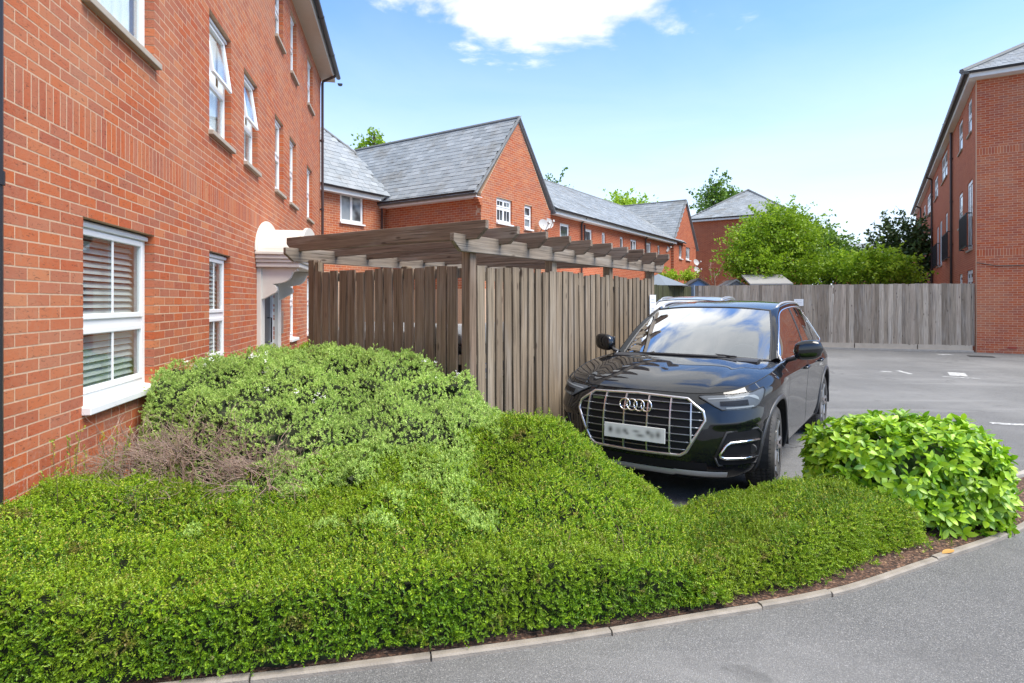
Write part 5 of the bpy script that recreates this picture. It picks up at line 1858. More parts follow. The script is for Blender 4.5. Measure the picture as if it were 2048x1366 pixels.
            b = MB(); b.lathe([(0.0, s * 0.02), (0.17, s * 0.02), (0.17, 0.0), (0.0, 0.0)], 32); b.build('brake_disc', M_ALU, wh)
            b = MB(); b.lathe([(0.0, s * -0.03), (0.225, s * -0.03)], 32); b.build('wheel_back', M_DARKCAV, wh)
    # ---- door mirrors and handles
    for s in (1, -1):
        rows = []
        for t in np.linspace(-1, 1, 13):
            yy = 1.045 + 0.125 * t
            rr_ = math.sqrt(max(0, 1 - abs(t) ** 3.2)) + 0.02
            rows.append([(1.60 + 0.035 * t + 0.065 * rr_ * math.copysign(abs(math.cos(q)) ** .75, math.cos(q)) * (1.0 if math.cos(q) < 0 else 0.75), s * yy,
                          1.155 + 0.012 * t + 0.090 * rr_ * math.copysign(abs(math.sin(q)) ** .75, math.sin(q))) for q in np.linspace(0, 2 * math.pi, 21)])
        mi = MB(); mi.grid(rows, flip=(s > 0)); mo = mi.build('door_mirror', body, car, smoothf=True)
        b = MB(); b.tube([(1.60, s * .86, 1.052), (1.61, s * .93, 1.072), (1.61, s * .98, 1.105)], [0.032, 0.028, 0.026], 8, flat=0.7); b.build('mirror_arm', M_SHADEBAR, mo, smoothf=True)
        b = MB(); b.add([(1.652, s * .94, 1.09), (1.652, s * 1.15, 1.10), (1.652, s * 1.145, 1.215), (1.652, s * .94, 1.215)], [(0, 1, 2, 3)]); b.build('mirror_glass', M_CHROME, mo)
        for hx in (2.26, 3.20):
            p, n_ = surf(float(np.interp(hx, dx_, dk)), 0.93)
            b = MB(); b.tube([(hx - .11, s * (p[1] + .004), .932), (hx - .09, s * (p[1] + .034), .935), (hx + .06, s * (p[1] + .036), .938), (hx + .09, s * (p[1] + .004), .94)], 0.013, 6)
            b.build('door_handle', body, parts['front_door' if hx < 2.5 else 'rear_door'][0 if s > 0 else 1], smoothf=True)
    # ---- front: grille
    half = [(0, .846), (.415, .834), (.535, .752), (.548, .685), (.410, .438), (.365, .408), (0, .400)]
    ytop = lambda y: float(np.interp(abs(y), [0, .415, .535, .548], [.846, .834, .752, .69]))
    ybot = lambda y: float(np.interp(abs(y), [0, .365, .410, .548], [.400, .408, .438, .685]))
    rows = []
    ys_ = np.linspace(-.545, .545, 57)
    for t in np.linspace(0, 1, 18):
        rows.append([tuple(on_front(y, ybot(y) + (ytop(y) - ybot(y)) * t, 0.004)) for y in ys_])
    gr = grid_obj('grille', np.array(rows), M_GRILLE, car, flip=True)
    out = [(y, z) for y, z in half] + [(-y, z) for y, z in half[::-1]]
    dense = []
    for (y0, z0), (y1, z1) in zip(out, out[1:]):
        if math.hypot(y1 - y0, z1 - z0) < 1e-4:
            continue
        n_ = max(2, int(math.hypot(y1 - y0, z1 - z0) / 0.03))
        for q in range(n_):
            dense.append((y0 + (y1 - y0) * q / n_, z0 + (z1 - z0) * q / n_))
    b = MB(); b.tube([tuple(on_front(y, z, 0.010)) for y, z in dense], 0.0125, 8, closed=True); b.build('grille_frame', M_ALU, gr, smoothf=True)
    for z in np.linspace(0.452, 0.80, 7):
        y1 = float(np.interp(z, [.400, .408, .438, .685, .752, .834, .846], [.30, .365, .410, .548, .535, .415, .05])) - .012
        b = MB()
        pts = [on_front(y, z, 0.010) for y in np.linspace(-y1, y1, 31)]
        b.tube([tuple(p) for p in pts], 0.0075, 6, flat=0.8)
        b.build('grille_bar', M_GBAR, gr, smoothf=True)
    for y in (-.445, -.285, -.10, .10, .285, .445):
        b = MB()
        zz = np.linspace(ybot(y) + .01, ytop(y) - .01, 14)
        g0 = [[tuple(on_front(y + d, z, o_)) for z in zz] for d, o_ in ((-.007, .008), (-.005, .022), (.005, .022), (.007, .008))]
        b.grid(g0)
        b.build('grille_upright', M_ALU, gr, smoothf=False)
    for q in range(4):
        yc = (q - 1.5) * 0.0615
        pc = on_front(yc, 0.765, 0.0)
        b = MB(); b.tube([(pc.x - 0.034 + 0.0 * q + 0.14 * 0.044 * math.sin(t), yc + 0.044 * math.cos(t), 0.765 + 0.044 * math.sin(t)) for t in np.linspace(0, 2 * math.pi, 37)], 0.0068, 8)
        b.build('ring_emblem', M_CHROME, gr, smoothf=True)
    b = MB(); b.box(-0.004, 0.004, -.05, .05, -.009, .009); o = b.build('small_badge', M_GBAR, gr); o.location = on_front(.36, .785, .014)
    pl = MB(); pl.box(-0.005, 0.005, -0.262, 0.262, -0.059, 0.059)
    o = pl.build('number_plate', M_PLATE, car, bevel=0.003); o.location = on_front(0, 0.545, 0.030); o.rotation_euler = (0, R(3), 0)
    pl = MB(); pl.box(0.006, 0.022, -0.25, 0.25, -0.05, 0.05); b2 = pl.build('plate_holder', M_SHADEBAR, o)
    # ---- headlights
    def patch(nm, kz_lo, kz_hi, mat, par, off, s, m_=8):
        ks = np.linspace(kz_lo[0][0], kz_lo[-1][0], 26)
        lo_ = np.interp(ks, [q[0] for q in kz_lo], [q[1] for q in kz_lo]); hi_ = np.interp(ks, [q[0] for q in kz_hi], [q[1] for q in kz_hi])
        return grid_obj(nm, np.array([[tuple(on_kz(k, a + (c - a) * t, off, s)) for k, a, c in zip(ks, lo_, hi_)] for t in np.linspace(0, 1, m_)]), mat, par, flip=(s < 0))
    for s in (1, -1):
        lo_ = [(2.3, .852), (2.62, .826), (2.95, .795), (3.3, .765), (4.9, .778), (5.2, .80), (5.5, .845), (5.75, .895)]
        hi_ = [(2.3, .864), (4.0, .876), (5.0, .893), (5.75, .915)]
        hl = patch('headlight', lo_, hi_, M_LAMPH, car, 0.003, s)
        patch('light_bar', [(2.7, .838), (4.7, .862), (5.0, .845), (5.2, .83)], [(2.7, .846), (4.7, .871), (5.05, .872), (5.2, .85)], M_DRL, hl, 0.006, s, 5)
        patch('light_bar', [(3.5, .776), (4.85, .786)], [(3.5, .786), (4.85, .797)], M_DRL, hl, 0.006, s, 4)
        patch('lamp_unit', [(3.25, .795), (4.6, .80)], [(3.25, .828), (4.6, .842)], M_GRILLE, hl, 0.0055, s, 5)
        patch('lens', lo_, hi_, M_LENS, hl, 0.012, s)
        b = MB()
        ring = [on_kz(k, z, 0.008, s) for k, z in lo_] + [on_kz(k, z, 0.008, s) for k, z in hi_[::-1]]
        b.tube([tuple(p) for p in ring + ring[:1]], 0.005, 5); b.build('lamp_seal', M_DARKCAV, hl)
        # lower side intakes
        iv = patch('side_intake', [(2.95, .39), (3.1, .35), (5.05, .345), (5.25, .40)], [(2.95, .42), (3.45, .595), (5.0, .612), (5.25, .575)], M_GRILLE, car, 0.004, s)
        b = MB(); b.tube([tuple(on_kz(k, z, .014, s)) for k, z in [(5.05, .530), (4.3, .527), (3.6, .522), (3.42, .50), (3.15, .43), (3.17, .413), (3.4, .400), (4.3, .396), (5.05, .400)]], 0.012, 6); b.build('intake_trim', M_CHROME, iv, smoothf=True)
        b = MB(); b.tube([tuple(on_kz(k, z, .006, s)) for k, z in [(2.95, .405), (3.45, .60), (5.0, .617), (5.27, .58), (5.25, .40), (5.05, .34), (3.1, .345), (2.95, .405)]], 0.010, 6); b.build('intake_surround', M_SHADEBAR, iv, smoothf=True)
        c_ = on_kz(4.7, .465, .010, s)
        b = MB(); b.lathe([(0, -0.006), (0.03, -0.006), (0.034, 0.004)], 18, axis='x'); o = b.build('parking_sensor', M_SHADEBAR, iv); o.location = c_
    # lower grille slot and skid strip
    rows = [[tuple(on_front(y, .295 + .062 * t, .003)) for y in np.linspace(-.56, .56, 33)] for t in np.linspace(0, 1, 5)]
    grid_obj('lower_intake', np.array(rows), M_GRILLE, car, flip=True)
    rows = []
    for t in np.linspace(0, 1, 6):
        rows.append([tuple(on_front(y, (.238 + (.012 if abs(y) > .3 else 0)) + (.048 - (.006 if abs(y) > .3 else 0)) * t, .008 + 0.006 * math.sin(math.pi * t))) for y in np.linspace(-.70, .70, 57)])
    grid_obj('skid_strip', np.array(rows), M_SKID, car, flip=True)
    return car


M_BLACKPAINT = paint('black_metallic_paint', (0.006, 0.007, 0.009))
CAR_ANG = math.atan2(0.824, 0.566)
car = make_car('parked_car', 'black suv with chrome framed grille and four ring emblem parked by the timber enclosure', M_BLACKPAINT, 'cars parked beside the timber enclosure', steer=R(5))
car.location = (1.005, 4.89, 0)
car.rotation_euler.z = CAR_ANG
M_SILVERPAINT = paint('silver_paint', (0.42, 0.44, 0.46), 0.7)
car2 = make_car('parked_car', 'silver car whose roof shows just behind the black one beside the timber enclosure', M_SILVERPAINT, 'cars parked beside the timber enclosure')
car2.location = (2.55, 10.7, 0)
car2.rotation_euler.z = CAR_ANG + R(3)
car2.scale = (1.0, 1.0, 1.07)


# ------------------------------------------------------------------ plants
def leaf_mat(name, stops, rough=0.42, transl=0.28, spec=0.4, nscale=2.5, patch=None, dead=None):
    m = bpy.data.materials.new(name)
    m.use_nodes = True
    nt = m.node_tree
    bs = nt.nodes['Principled BSDF']
    out = nt.nodes['Material Output']
    r = rnd_socket(nt)
    c = ramp(nt, r, stops)
    g = nd(nt, 'ShaderNodeNewGeometry').outputs['Position']
    n = nd(nt, 'ShaderNodeTexNoise', {'Vector': g, 'Scale': nscale, 'Detail': 3.0}).outputs[0]
    k = mth(nt, 'ADD', 0.72, mth(nt, 'MULTIPLY', n, 0.56))
    c = mixc(nt, 1.0, c, nd(nt, 'ShaderNodeCombineXYZ', {0: k, 1: k, 2: k}).outputs[0], 'MULTIPLY')
    if patch:
        n2 = nd(nt, 'ShaderNodeTexNoise', {'Vector': g, 'Scale': 1.7, 'Detail': 3.0}).outputs[0]
        c = mixc(nt, mth(nt, 'MULTIPLY', smooth(nt, n2, 0.48, 0.66), 0.6), c, (*patch, 1))
    if dead:
        n3 = nd(nt, 'ShaderNodeTexNoise', {'Vector': g, 'Scale': 6.5, 'Detail': 4.0, 'Roughness': 0.6}).outputs[0]
        c = mixc(nt, mth(nt, 'MULTIPLY', smooth(nt, n3, 0.60, 0.70), dead), c, (0.24, 0.145, 0.055, 1))
        n4 = nd(nt, 'ShaderNodeTexNoise', {'Vector': g, 'Scale': 15.0, 'Detail': 3.0, 'Roughness': 0.6}).outputs[0]
        c = mixc(nt, mth(nt, 'MULTIPLY', smooth(nt, n4, 0.655, 0.72), 0.75), c, (0.50, 0.42, 0.20, 1))
    nt.links.new(c, bs.inputs['Base Color'])
    bs.inputs['Roughness'].default_value = rough
    bs.inputs['Specular IOR Level'].default_value = spec
    tl = nd(nt, 'ShaderNodeBsdfTranslucent', {'Color': c})
    mx = nd(nt, 'ShaderNodeMixShader', {0: transl, 1: bs.outputs[0], 2: tl.outputs[0]})
    nt.links.new(mx.outputs[0], out.inputs[0])
    return m


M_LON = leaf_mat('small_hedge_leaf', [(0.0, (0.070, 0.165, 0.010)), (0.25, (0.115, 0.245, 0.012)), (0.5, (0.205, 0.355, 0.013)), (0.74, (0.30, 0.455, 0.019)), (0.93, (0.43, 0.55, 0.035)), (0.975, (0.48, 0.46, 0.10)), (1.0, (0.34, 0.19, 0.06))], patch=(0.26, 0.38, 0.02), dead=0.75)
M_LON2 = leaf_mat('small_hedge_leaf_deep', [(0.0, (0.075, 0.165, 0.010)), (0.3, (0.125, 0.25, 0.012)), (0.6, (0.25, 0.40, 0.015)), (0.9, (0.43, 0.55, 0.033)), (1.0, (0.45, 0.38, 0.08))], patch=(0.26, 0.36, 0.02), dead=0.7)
M_HEBE = leaf_mat('grey_green_leaf', [(0.0, (0.19, 0.31, 0.055)), (0.3, (0.34, 0.50, 0.105)), (0.6, (0.45, 0.61, 0.145)), (0.88, (0.54, 0.69, 0.20)), (1.0, (0.60, 0.74, 0.28))], rough=0.6, transl=0.2, spec=0.25)
M_LAUR = leaf_mat('laurel_leaf', [(0.0, (0.095, 0.235, 0.014)), (0.14, (0.16, 0.34, 0.014)), (0.35, (0.235, 0.44, 0.018)), (0.65, (0.34, 0.56, 0.022)), (1.0, (0.44, 0.64, 0.040))], rough=0.38, transl=0.25, spec=0.55)
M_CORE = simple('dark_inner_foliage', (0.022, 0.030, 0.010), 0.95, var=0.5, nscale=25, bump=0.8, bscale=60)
M_TWIG = simple('brown_twig', (0.16, 0.10, 0.065), 0.85, var=0.25, nscale=20)
M_DEAD = simple('bare_grey_twig', (0.31, 0.215, 0.165), 0.85, var=0.28, nscale=18)
M_BLOSSOM = simple('white_blossom', (0.75, 0.76, 0.72), 0.6)
M_BARK = simple('tree_bark', (0.12, 0.095, 0.075), 0.9, var=0.3, nscale=12, bump=0.5)
M_TREE1 = leaf_mat('light_tree_leaf', [(0.0, (0.16, 0.29, 0.018)), (0.35, (0.28, 0.44, 0.024)), (0.75, (0.38, 0.56, 0.035)), (1.0, (0.48, 0.64, 0.06))], nscale=0.8, transl=0.45)
M_TREE2 = leaf_mat('mid_tree_leaf', [(0.0, (0.07, 0.15, 0.02)), (0.5, (0.13, 0.25, 0.028)), (1.0, (0.22, 0.36, 0.04))], nscale=0.8)
M_TREE3 = leaf_mat('dark_tree_leaf', [(0.0, (0.03, 0.065, 0.018)), (0.5, (0.055, 0.105, 0.026)), (1.0, (0.10, 0.16, 0.04))], nscale=0.8, transl=0.12)


def sprig(kind, rng):
    """leaf quads (n,4,3) of one sprig growing along +z; base, left, tip, right"""
    L_ = []
    def leaf(p, d, up, ln, wd, fold):
        d = d / np.linalg.norm(d)
        s = np.cross(d, up); s /= np.linalg.norm(s) + 1e-9
        nrm = np.cross(s, d)
        L_.append([p, p + d * ln * .45 + s * wd / 2 + nrm * fold, p + d * ln, p + d * ln * .45 - s * wd / 2 + nrm * fold])
    if kind == 'lonicera':
        n = 5
        for i in range(n):
            z = -0.012 + 0.044 * i / (n - 1)
            a0 = rng.random() * 0.5 + i * 0.25
            for sgn in (0, math.pi):
                a = a0 + sgn
                rad = np.array([math.cos(a), math.sin(a), 0.0])
                d = rad + np.array([0, 0, 0.55 + 0.5 * i / n])
                ln = 0.0150 * (1.1 - 0.35 * i / n) * rng.uniform(.85, 1.15)
                leaf(np.array([0.006 * math.sin(i * .7), 0, z]), d, np.array([0, 0, 1.0]) + rng.normal(0, .3, 3), ln, ln * .62, 0.0018)
    elif kind == 'hebe':
        for i in range(9):
            a = i * 2.4
            rad = np.array([math.cos(a), math.sin(a), 0.0])
            d = rad * (1.0 - 0.06 * i) + np.array([0, 0, 0.25 + 0.13 * i])
            ln = 0.019 * rng.uniform(.8, 1.15)
            leaf(np.array([0, 0, -0.012 + 0.0028 * i]), d, np.array([0, 0, 1.0]), ln, ln * .46, 0.0016)
    return np.array(L_)


def place(temps, P, D, scale, rng, jitter=0.12, lift=None):
    """instances of sprig templates: P points, D growth directions -> verts, faces, rnd"""
    n = len(P)
    D = D / np.linalg.norm(D, axis=1)[:, None]
    h = rng.normal(size=(n, 3))
    X = np.cross(h, D); X /= np.linalg.norm(X, axis=1)[:, None]
    Y = np.cross(D, X)
    Vs, rs = [], []
    pick = rng.integers(0, len(temps), n)
    base = rng.random(n)
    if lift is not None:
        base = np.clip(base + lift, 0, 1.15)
    for t, T in enumerate(temps):
        sel = np.where(pick == t)[0]
        T2 = T.reshape(-1, 3)
        sc = scale[sel][:, None, None]
        V = P[sel][:, None, :] + sc * (T2[None, :, 0:1] * X[sel][:, None, :] + T2[None, :, 1:2] * Y[sel][:, None, :] + T2[None, :, 2:3] * D[sel][:, None, :])
        Vs.append(V.reshape(-1, 3))
        r = np.clip(base[sel][:, None] * 0.75 + rng.random((len(sel), len(T))) * 0.25 + rng.normal(0, jitter, (len(sel), len(T))), 0.0, 0.999)
        rs.append(r.reshape(-1))
    V = np.concatenate(Vs); r = np.concatenate(rs)
    nl = len(V) // 4
    b = np.arange(nl)[:, None] * 4
    F = np.concatenate([b + np.array([[0, 2, 1]]), b + np.array([[0, 3, 2]])], 1).reshape(-1, 3)
    return V, F, np.repeat(r, 2)


def fbm(x, y, seed, f0=1.0, octv=4):
    """cheap smooth pseudo-noise in about [-1, 1]"""
    rg = np.random.default_rng(seed)
    t = 0; a = 1.0; tot = 0
    for o in range(octv):
        for q in range(3):
            an = rg.uniform(0, math.pi * 2); f = f0 * 2 ** o * rg.uniform(.75, 1.3); ph = rg.uniform(0, 6.28)
            t = t + a * np.sin((x * math.cos(an) + y * math.sin(an)) * f + ph + 1.3 * np.sin((x * math.sin(an) - y * math.cos(an)) * f * .7 + ph * 2))
        tot += a * 1.7; a *= 0.55
    return t / tot


def shell(e, r, p=2.3):
    q = np.clip(e / r, 0, 1)
    return (1 - (1 - q) ** p) ** (1 / p)


class Hill:
    """a clipped or mounded bush as a height field; gives surface samples with normals"""
    def __init__(self, xr, yr, fn, step=0.022):
        self.fn = fn
        xs = np.arange(xr[0], xr[1], step); ys = np.arange(yr[0], yr[1], step)
        X, Y = np.meshgrid(xs, ys)
        Z = fn(X, Y)
        n = len(xs)
        V = np.stack([X, Y, Z], -1).reshape(-1, 3)
        i = (np.arange(len(ys) - 1)[:, None] * n + np.arange(n - 1)[None, :]).reshape(-1)
        T = np.concatenate([np.stack([i, i + 1, i + n + 1], 1), np.stack([i, i + n + 1, i + n], 1)])
        zt = V[:, 2][T]
        T = T[(zt > 0.0).any(1)]
        a, b, c = V[T[:, 0]], V[T[:, 1]], V[T[:, 2]]
        nn = np.cross(b - a, c - a)
        self.area = np.linalg.norm(nn, axis=1) / 2
        self.V, self.T, self.N = V, T, nn / (2 * self.area[:, None] + 1e-12)

    def sample(self, n, rng, zmin=0.06):
        p = self.area / self.area.sum()
        t = rng.choice(len(self.T), n, p=p)
        u, v = rng.random(n), rng.random(n)
        fl = u + v > 1; u[fl], v[fl] = 1 - u[fl], 1 - v[fl]
        T = self.T[t]
        P = self.V[T[:, 0]] + u[:, None] * (self.V[T[:, 1]] - self.V[T[:, 0]]) + v[:, None] * (self.V[T[:, 2]] - self.V[T[:, 0]])
        k = P[:, 2] > zmin
        return P[k], self.N[t][k]

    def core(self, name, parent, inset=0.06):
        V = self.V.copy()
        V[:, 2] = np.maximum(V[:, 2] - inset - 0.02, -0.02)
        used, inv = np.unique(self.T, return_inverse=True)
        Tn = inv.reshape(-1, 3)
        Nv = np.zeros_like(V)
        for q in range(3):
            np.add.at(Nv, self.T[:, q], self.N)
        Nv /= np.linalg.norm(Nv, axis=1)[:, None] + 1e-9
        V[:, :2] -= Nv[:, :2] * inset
        o = link(name, mesh_np(name, V[used], Tn, M_CORE, None, True), parent)  # dark hull of inner growth, added to block light between leaves
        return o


def twig_mesh(mb, p, d, ln, rad, rng, depth=2, seg=4):
    pts = [Vector(p)]
    d = Vector(d).normalized()
    for i in range(4):
        d = (d + Vector(rng.normal(0, 0.22, 3))).normalized()
        pts.append(pts[-1] + d * ln / 4)
    mb.tube(pts, [rad * (1 - .18 * i) for i in range(5)], seg, cap=False)
    if depth:
        for q in range(rng.integers(2, 4)):
            k = rng.integers(1, 5)
            dd = (pts[k] - pts[k - 1]).normalized() + Vector(rng.normal(0, 0.55, 3))
            twig_mesh(mb, pts[k], dd, ln * rng.uniform(.4, .7), rad * .62, rng, depth - 1, 3)


rng = np.random.default_rng(21)
kyv = lambda X: np.interp(X, KTX, KTY)
wallx = lambda Y: -2.139 - 0.1842 * Y


def h_mass(X, Y):
    t = Y - kyv(X)
    nz = fbm(X, Y, 3, 3.2, 4)
    ef = t - 0.05 - 0.04 * fbm(X * 1.3, Y * 0.3, 5, 3.0, 3)
    el = X - wallx(Y) - 0.02
    er = 1.16 - X + 0.05 * fbm(Y, X, 8, 4.0, 2)
    yb = np.interp(X, [-3.2, -2.2, -1.2, -0.3, 0.3, 1.2], [3.95, 3.95, 4.35, 4.75, 4.85, 4.55])
    eb = yb - Y
    top = 0.365 + 0.11 * np.clip((t - 0.25) / 1.2, 0, 1) + 0.13 * np.clip((Y - 3.0) / 0.9, 0, 1) * np.exp(-((X + 0.85) / 0.75) ** 4) + 0.36 * np.exp(-((X - 0.14) / 0.46) ** 2 - ((Y - 4.15) / 0.55) ** 2)
    top = top + 0.15 * np.clip((-1.7 - X) / 0.8, 0, 1)
    top = top + 0.035 * nz + 0.10 * (0.22 - np.abs(fbm(X, Y, 37, 5.0, 2))) * np.clip(t * 2 - .5, 0, 1) + 0.030 * fbm(X, Y, 12, 10.0, 3)
    Z = top * shell(ef, 0.11, 3.6) * shell(er, 0.85, 2.0) * shell(eb, 0.45, 2.2) * shell(el, 0.15, 2.0)
    Z = np.where((ef > 0) & (er > 0) & (eb > 0) & (el > 0), Z, -0.05)
    return Z


def h_low(X, Y):
    t = Y - kyv(X)
    fr = np.interp(X, [0.9, 1.4, 2.0, 2.7], [0.05, 0.08, 0.15, 0.16])
    ef = t - fr - 0.035 * fbm(X, Y * .2, 15, 5.0, 3)
    eb = np.interp(X, [0.8, 1.3, 2.0, 2.7], [3.98, 4.18, 4.34, 4.28]) - Y
    el = X - 0.86; er = 2.68 - X + 0.04 * fbm(Y, X, 18, 5.0, 2)
    top = np.interp(X, [0.8, 1.1, 1.45, 1.85, 2.2, 2.45, 2.7], [0.19, 0.225, 0.31, 0.365, 0.36, 0.335, 0.30]) + 0.02 * fbm(X, Y, 19, 5.0, 3) + 0.016 * fbm(X, Y, 29, 14.0, 2)
    Z = top * shell(ef, 0.13, 3.4) * shell(eb, 0.26, 2.8) * shell(el, 0.22, 2.2) * shell(er, 0.22, 2.4)
    return np.where((ef > 0) & (er > 0) & (eb > 0) & (el > 0), Z, -0.05)


def h_hebe(X, Y):
    yb = 5.30 - 0.69 * (X + 0.38) - 0.08
    yb = np.minimum(yb, 6.5)
    yf = np.interp(X, [-3.4, -2.6, -2.0, -1.2, -0.4, 0.3], [4.9, 4.5, 3.95, 3.36, 3.50, 4.15])
    eb, ef = yb - Y, Y - yf
    el = X - wallx(Y) - 0.03; er = 0.20 - 0.1 * (Y - 4.8) - X
    top = 1.145 - np.where(X > -1.35, 0.17, 0.06) * ((X + 1.35) / 1.5) ** 2 - 0.50 * np.clip((5.05 - Y) / 1.35, 0, 1.35) ** 1.1 - 0.03 * np.clip((-1.9 - X) / 1.2, 0, 1)
    top = top + 0.045 * fbm(X, Y, 33, 4.2, 3) + 0.17 * (0.22 - np.abs(fbm(X, Y, 35, 5.5, 2))) + 0.07 * (0.2 - np.abs(fbm(X, Y, 36, 12.0, 2))) + 0.02 * fbm(X, Y, 34, 16.0, 2)
    Z = top * shell(ef, 0.32, 2.2) * shell(eb, 0.22, 2.4) * shell(el, 0.10, 2.2) * shell(er, 0.75, 2.2)
    return np.where((ef > 0) & (er > 0) & (eb > 0) & (el > 0), Z, -0.05)


LON_T = [sprig('lonicera', rng) for _ in range(6)]
HEBE_T = [sprig('hebe', rng) for _ in range(6)]


def grow(name, label, cat, hill, temps, mat, n, up, sc=(0.85, 1.25), group=None, hole=None, depth=0.04, outshoot=0.035, spread=0.55):
    c0 = hill.V[hill.T[:, 0]].mean(0)
    ob = empty(name, (0, 0, 0), 0, label, cat, group)
    P, Nn = hill.sample(n, rng)
    if hole is not None:
        k = hole(P); P, Nn = P[k], Nn[k]
    P = P - Nn * (rng.random(len(P)) ** 1.5 * depth)[:, None]
    sh = rng.random(len(P)) < outshoot
    P[sh] += Nn[sh] * rng.uniform(0.0, 0.035, sh.sum())[:, None] + np.array([0, 0, 1.0]) * rng.uniform(0, 0.03, sh.sum())[:, None]
    D = Nn * 0.8 + np.array([0, 0, up]) + rng.normal(0, spread, P.shape)
    V, F, r = place(temps, P, D, rng.uniform(sc[0], sc[1], len(P)), rng, lift=0.85 * (Nn[:, 2] - 0.62) + 0.16 * fbm(P[:, 0], P[:, 1], 51, 5.0, 3))  # tops paler, steep sides darker: lit top and shaded face put into colour
    f = link('foliage', mesh_np('foliage', V, F, mat, r), ob)
    f['kind'] = 'stuff'
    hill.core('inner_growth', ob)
    return ob


def dead_hole(P):
    """few leaves where the bare shrub pushes through"""
    q = ((P[:, 0] + 2.16) / 0.66) ** 2 + ((P[:, 1] - 4.03) / 0.36) ** 2
    q2 = ((P[:, 0] + 1.52) / 0.30) ** 2 + ((P[:, 1] - 3.72) / 0.22) ** 2
    return ((q > 1.0) & (q2 > 1.0)) | (rng.random(len(P)) < 0.14)


hm = Hill((-3.0, 1.25), (2.1, 4.95), h_mass)
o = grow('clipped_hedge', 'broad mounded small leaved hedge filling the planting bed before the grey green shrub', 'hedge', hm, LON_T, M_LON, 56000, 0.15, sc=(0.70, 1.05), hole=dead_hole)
b = MB()
for q in range(26):
    x = rng.uniform(-2.6, 1.0)
    y = float(kyv(x)) + rng.uniform(0.16, 0.28)
    twig_mesh(b, (x, y, 0.04), (rng.normal(0, .5), 0.0, 0.7), rng.uniform(.16, .28), 0.005, rng, 2)
b.build('stems', M_TWIG, o)['kind'] = 'stuff'
# long shoots standing up against the brickwork
P, D = [], []
b = MB()
for q in range(16):
    y = rng.uniform(3.3, 4.0); x = wallx(y) + rng.uniform(0.05, 0.32)
    top = Vector((x + rng.uniform(-.02, .16), y + rng.uniform(-.1, .1), rng.uniform(0.60, 0.82)))
    base_ = Vector((x, y, 0.3))
    b.tube([base_, (base_ + top) / 2 + Vector((.015, 0, 0)), top], [.003, .0025, .0015], 4, cap=False)
    for k in range(11):
        f_ = k / 10
        P.append(base_.lerp(top, f_)); D.append((top - base_).normalized() + Vector(rng.normal(0, .35, 3)))
V, F, r = place(LON_T, np.array([tuple(p) for p in P]), np.array([tuple(d) for d in D]), np.full(len(P), 1.0), rng)
link('shoots', mesh_np('shoots', V, F, M_LON2, r), o)['kind'] = 'stuff'
b.build('shoot_stems', M_TWIG, o)['kind'] = 'stuff'

hl = Hill((0.8, 2.75), (2.8, 4.5), h_low, 0.018)
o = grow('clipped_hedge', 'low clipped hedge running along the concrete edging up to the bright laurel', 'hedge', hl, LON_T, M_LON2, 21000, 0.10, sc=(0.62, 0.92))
b = MB()
for q in range(22):
    x = rng.uniform(1.1, 2.6)
    y = float(kyv(x)) + rng.uniform(0.20, 0.34)
    twig_mesh(b, (x, y, 0.03), (rng.normal(0, .6), 0.12, 0.6), rng.uniform(.12, .22), 0.005, rng, 2)
b.build('stems', M_TWIG, o)['kind'] = 'stuff'

hh = Hill((-3.4, 0.25), (3.6, 6.6), h_hebe)
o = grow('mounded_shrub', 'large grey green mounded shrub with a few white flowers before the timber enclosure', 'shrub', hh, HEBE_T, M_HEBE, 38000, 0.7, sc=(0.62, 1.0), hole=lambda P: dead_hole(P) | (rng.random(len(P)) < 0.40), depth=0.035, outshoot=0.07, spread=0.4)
# its outer sprays mingle with the hedge
P, Nn = hm.sample(42000, rng, 0.3)
k = (P[:, 0] > -1.75) & (P[:, 0] < -0.08) & (P[:, 1] > 3.15) & (P[:, 1] < 4.5)
k &= fbm(P[:, 0], P[:, 1], 61, 7.0, 3) > 0.30 - 0.55 * np.clip((P[:, 1] - 3.2) / 0.9, 0, 1)
P, Nn = P[k] + Nn[k] * 0.012, Nn[k]
V, F, r = place(HEBE_T, P, Nn * .8 + np.array([0, 0, .6]) + rng.normal(0, .4, P.shape), rng.uniform(.62, 1.0, len(P)), rng)
link('foliage', mesh_np('foliage', V, F, M_HEBE, r), o)['kind'] = 'stuff'
# white flower heads
P, Nn = hh.sample(6000, rng, 0.6)
w_ = np.zeros(len(P), bool)
for (u, v, rad, pr_) in ((405, 716, 34, .6), (520, 715, 25, .25), (640, 792, 24, .3), (585, 760, 60, .03), (880, 735, 40, .06), (640, 830, 30, .1), (470, 705, 80, .03)):
    uu = U0 + F_PX * P[:, 0] / P[:, 1]; vv = V0 - F_PX * (P[:, 2] - CAM_H) / P[:, 1]
    w_ |= (np.hypot((uu - u), (vv - v) * 1.5) < rad) & (rng.random(len(P)) < pr_)
P, Nn = P[w_], Nn[w_]
PP_ = np.repeat(P + Nn * 0.02, 7, 0) + rng.normal(0, 0.010, (len(P) * 7, 3))
pet = np.array([[[0, 0, 0], [.005, -.005, .002], [.010, 0, .004], [.005, .005, .002]], [[0, 0, 0], [-.005, .005, .002], [-.010, 0, .004], [-.005, -.005, .002]]])
V, F, r = place([pet], PP_, np.repeat(Nn + np.array([0, 0, .6]), 7, 0) + rng.normal(0, .3, PP_.shape), np.full(len(PP_), 0.85), rng)
link('blossom', mesh_np('blossom', V, F, M_BLOSSOM, r), o)['kind'] = 'stuff'

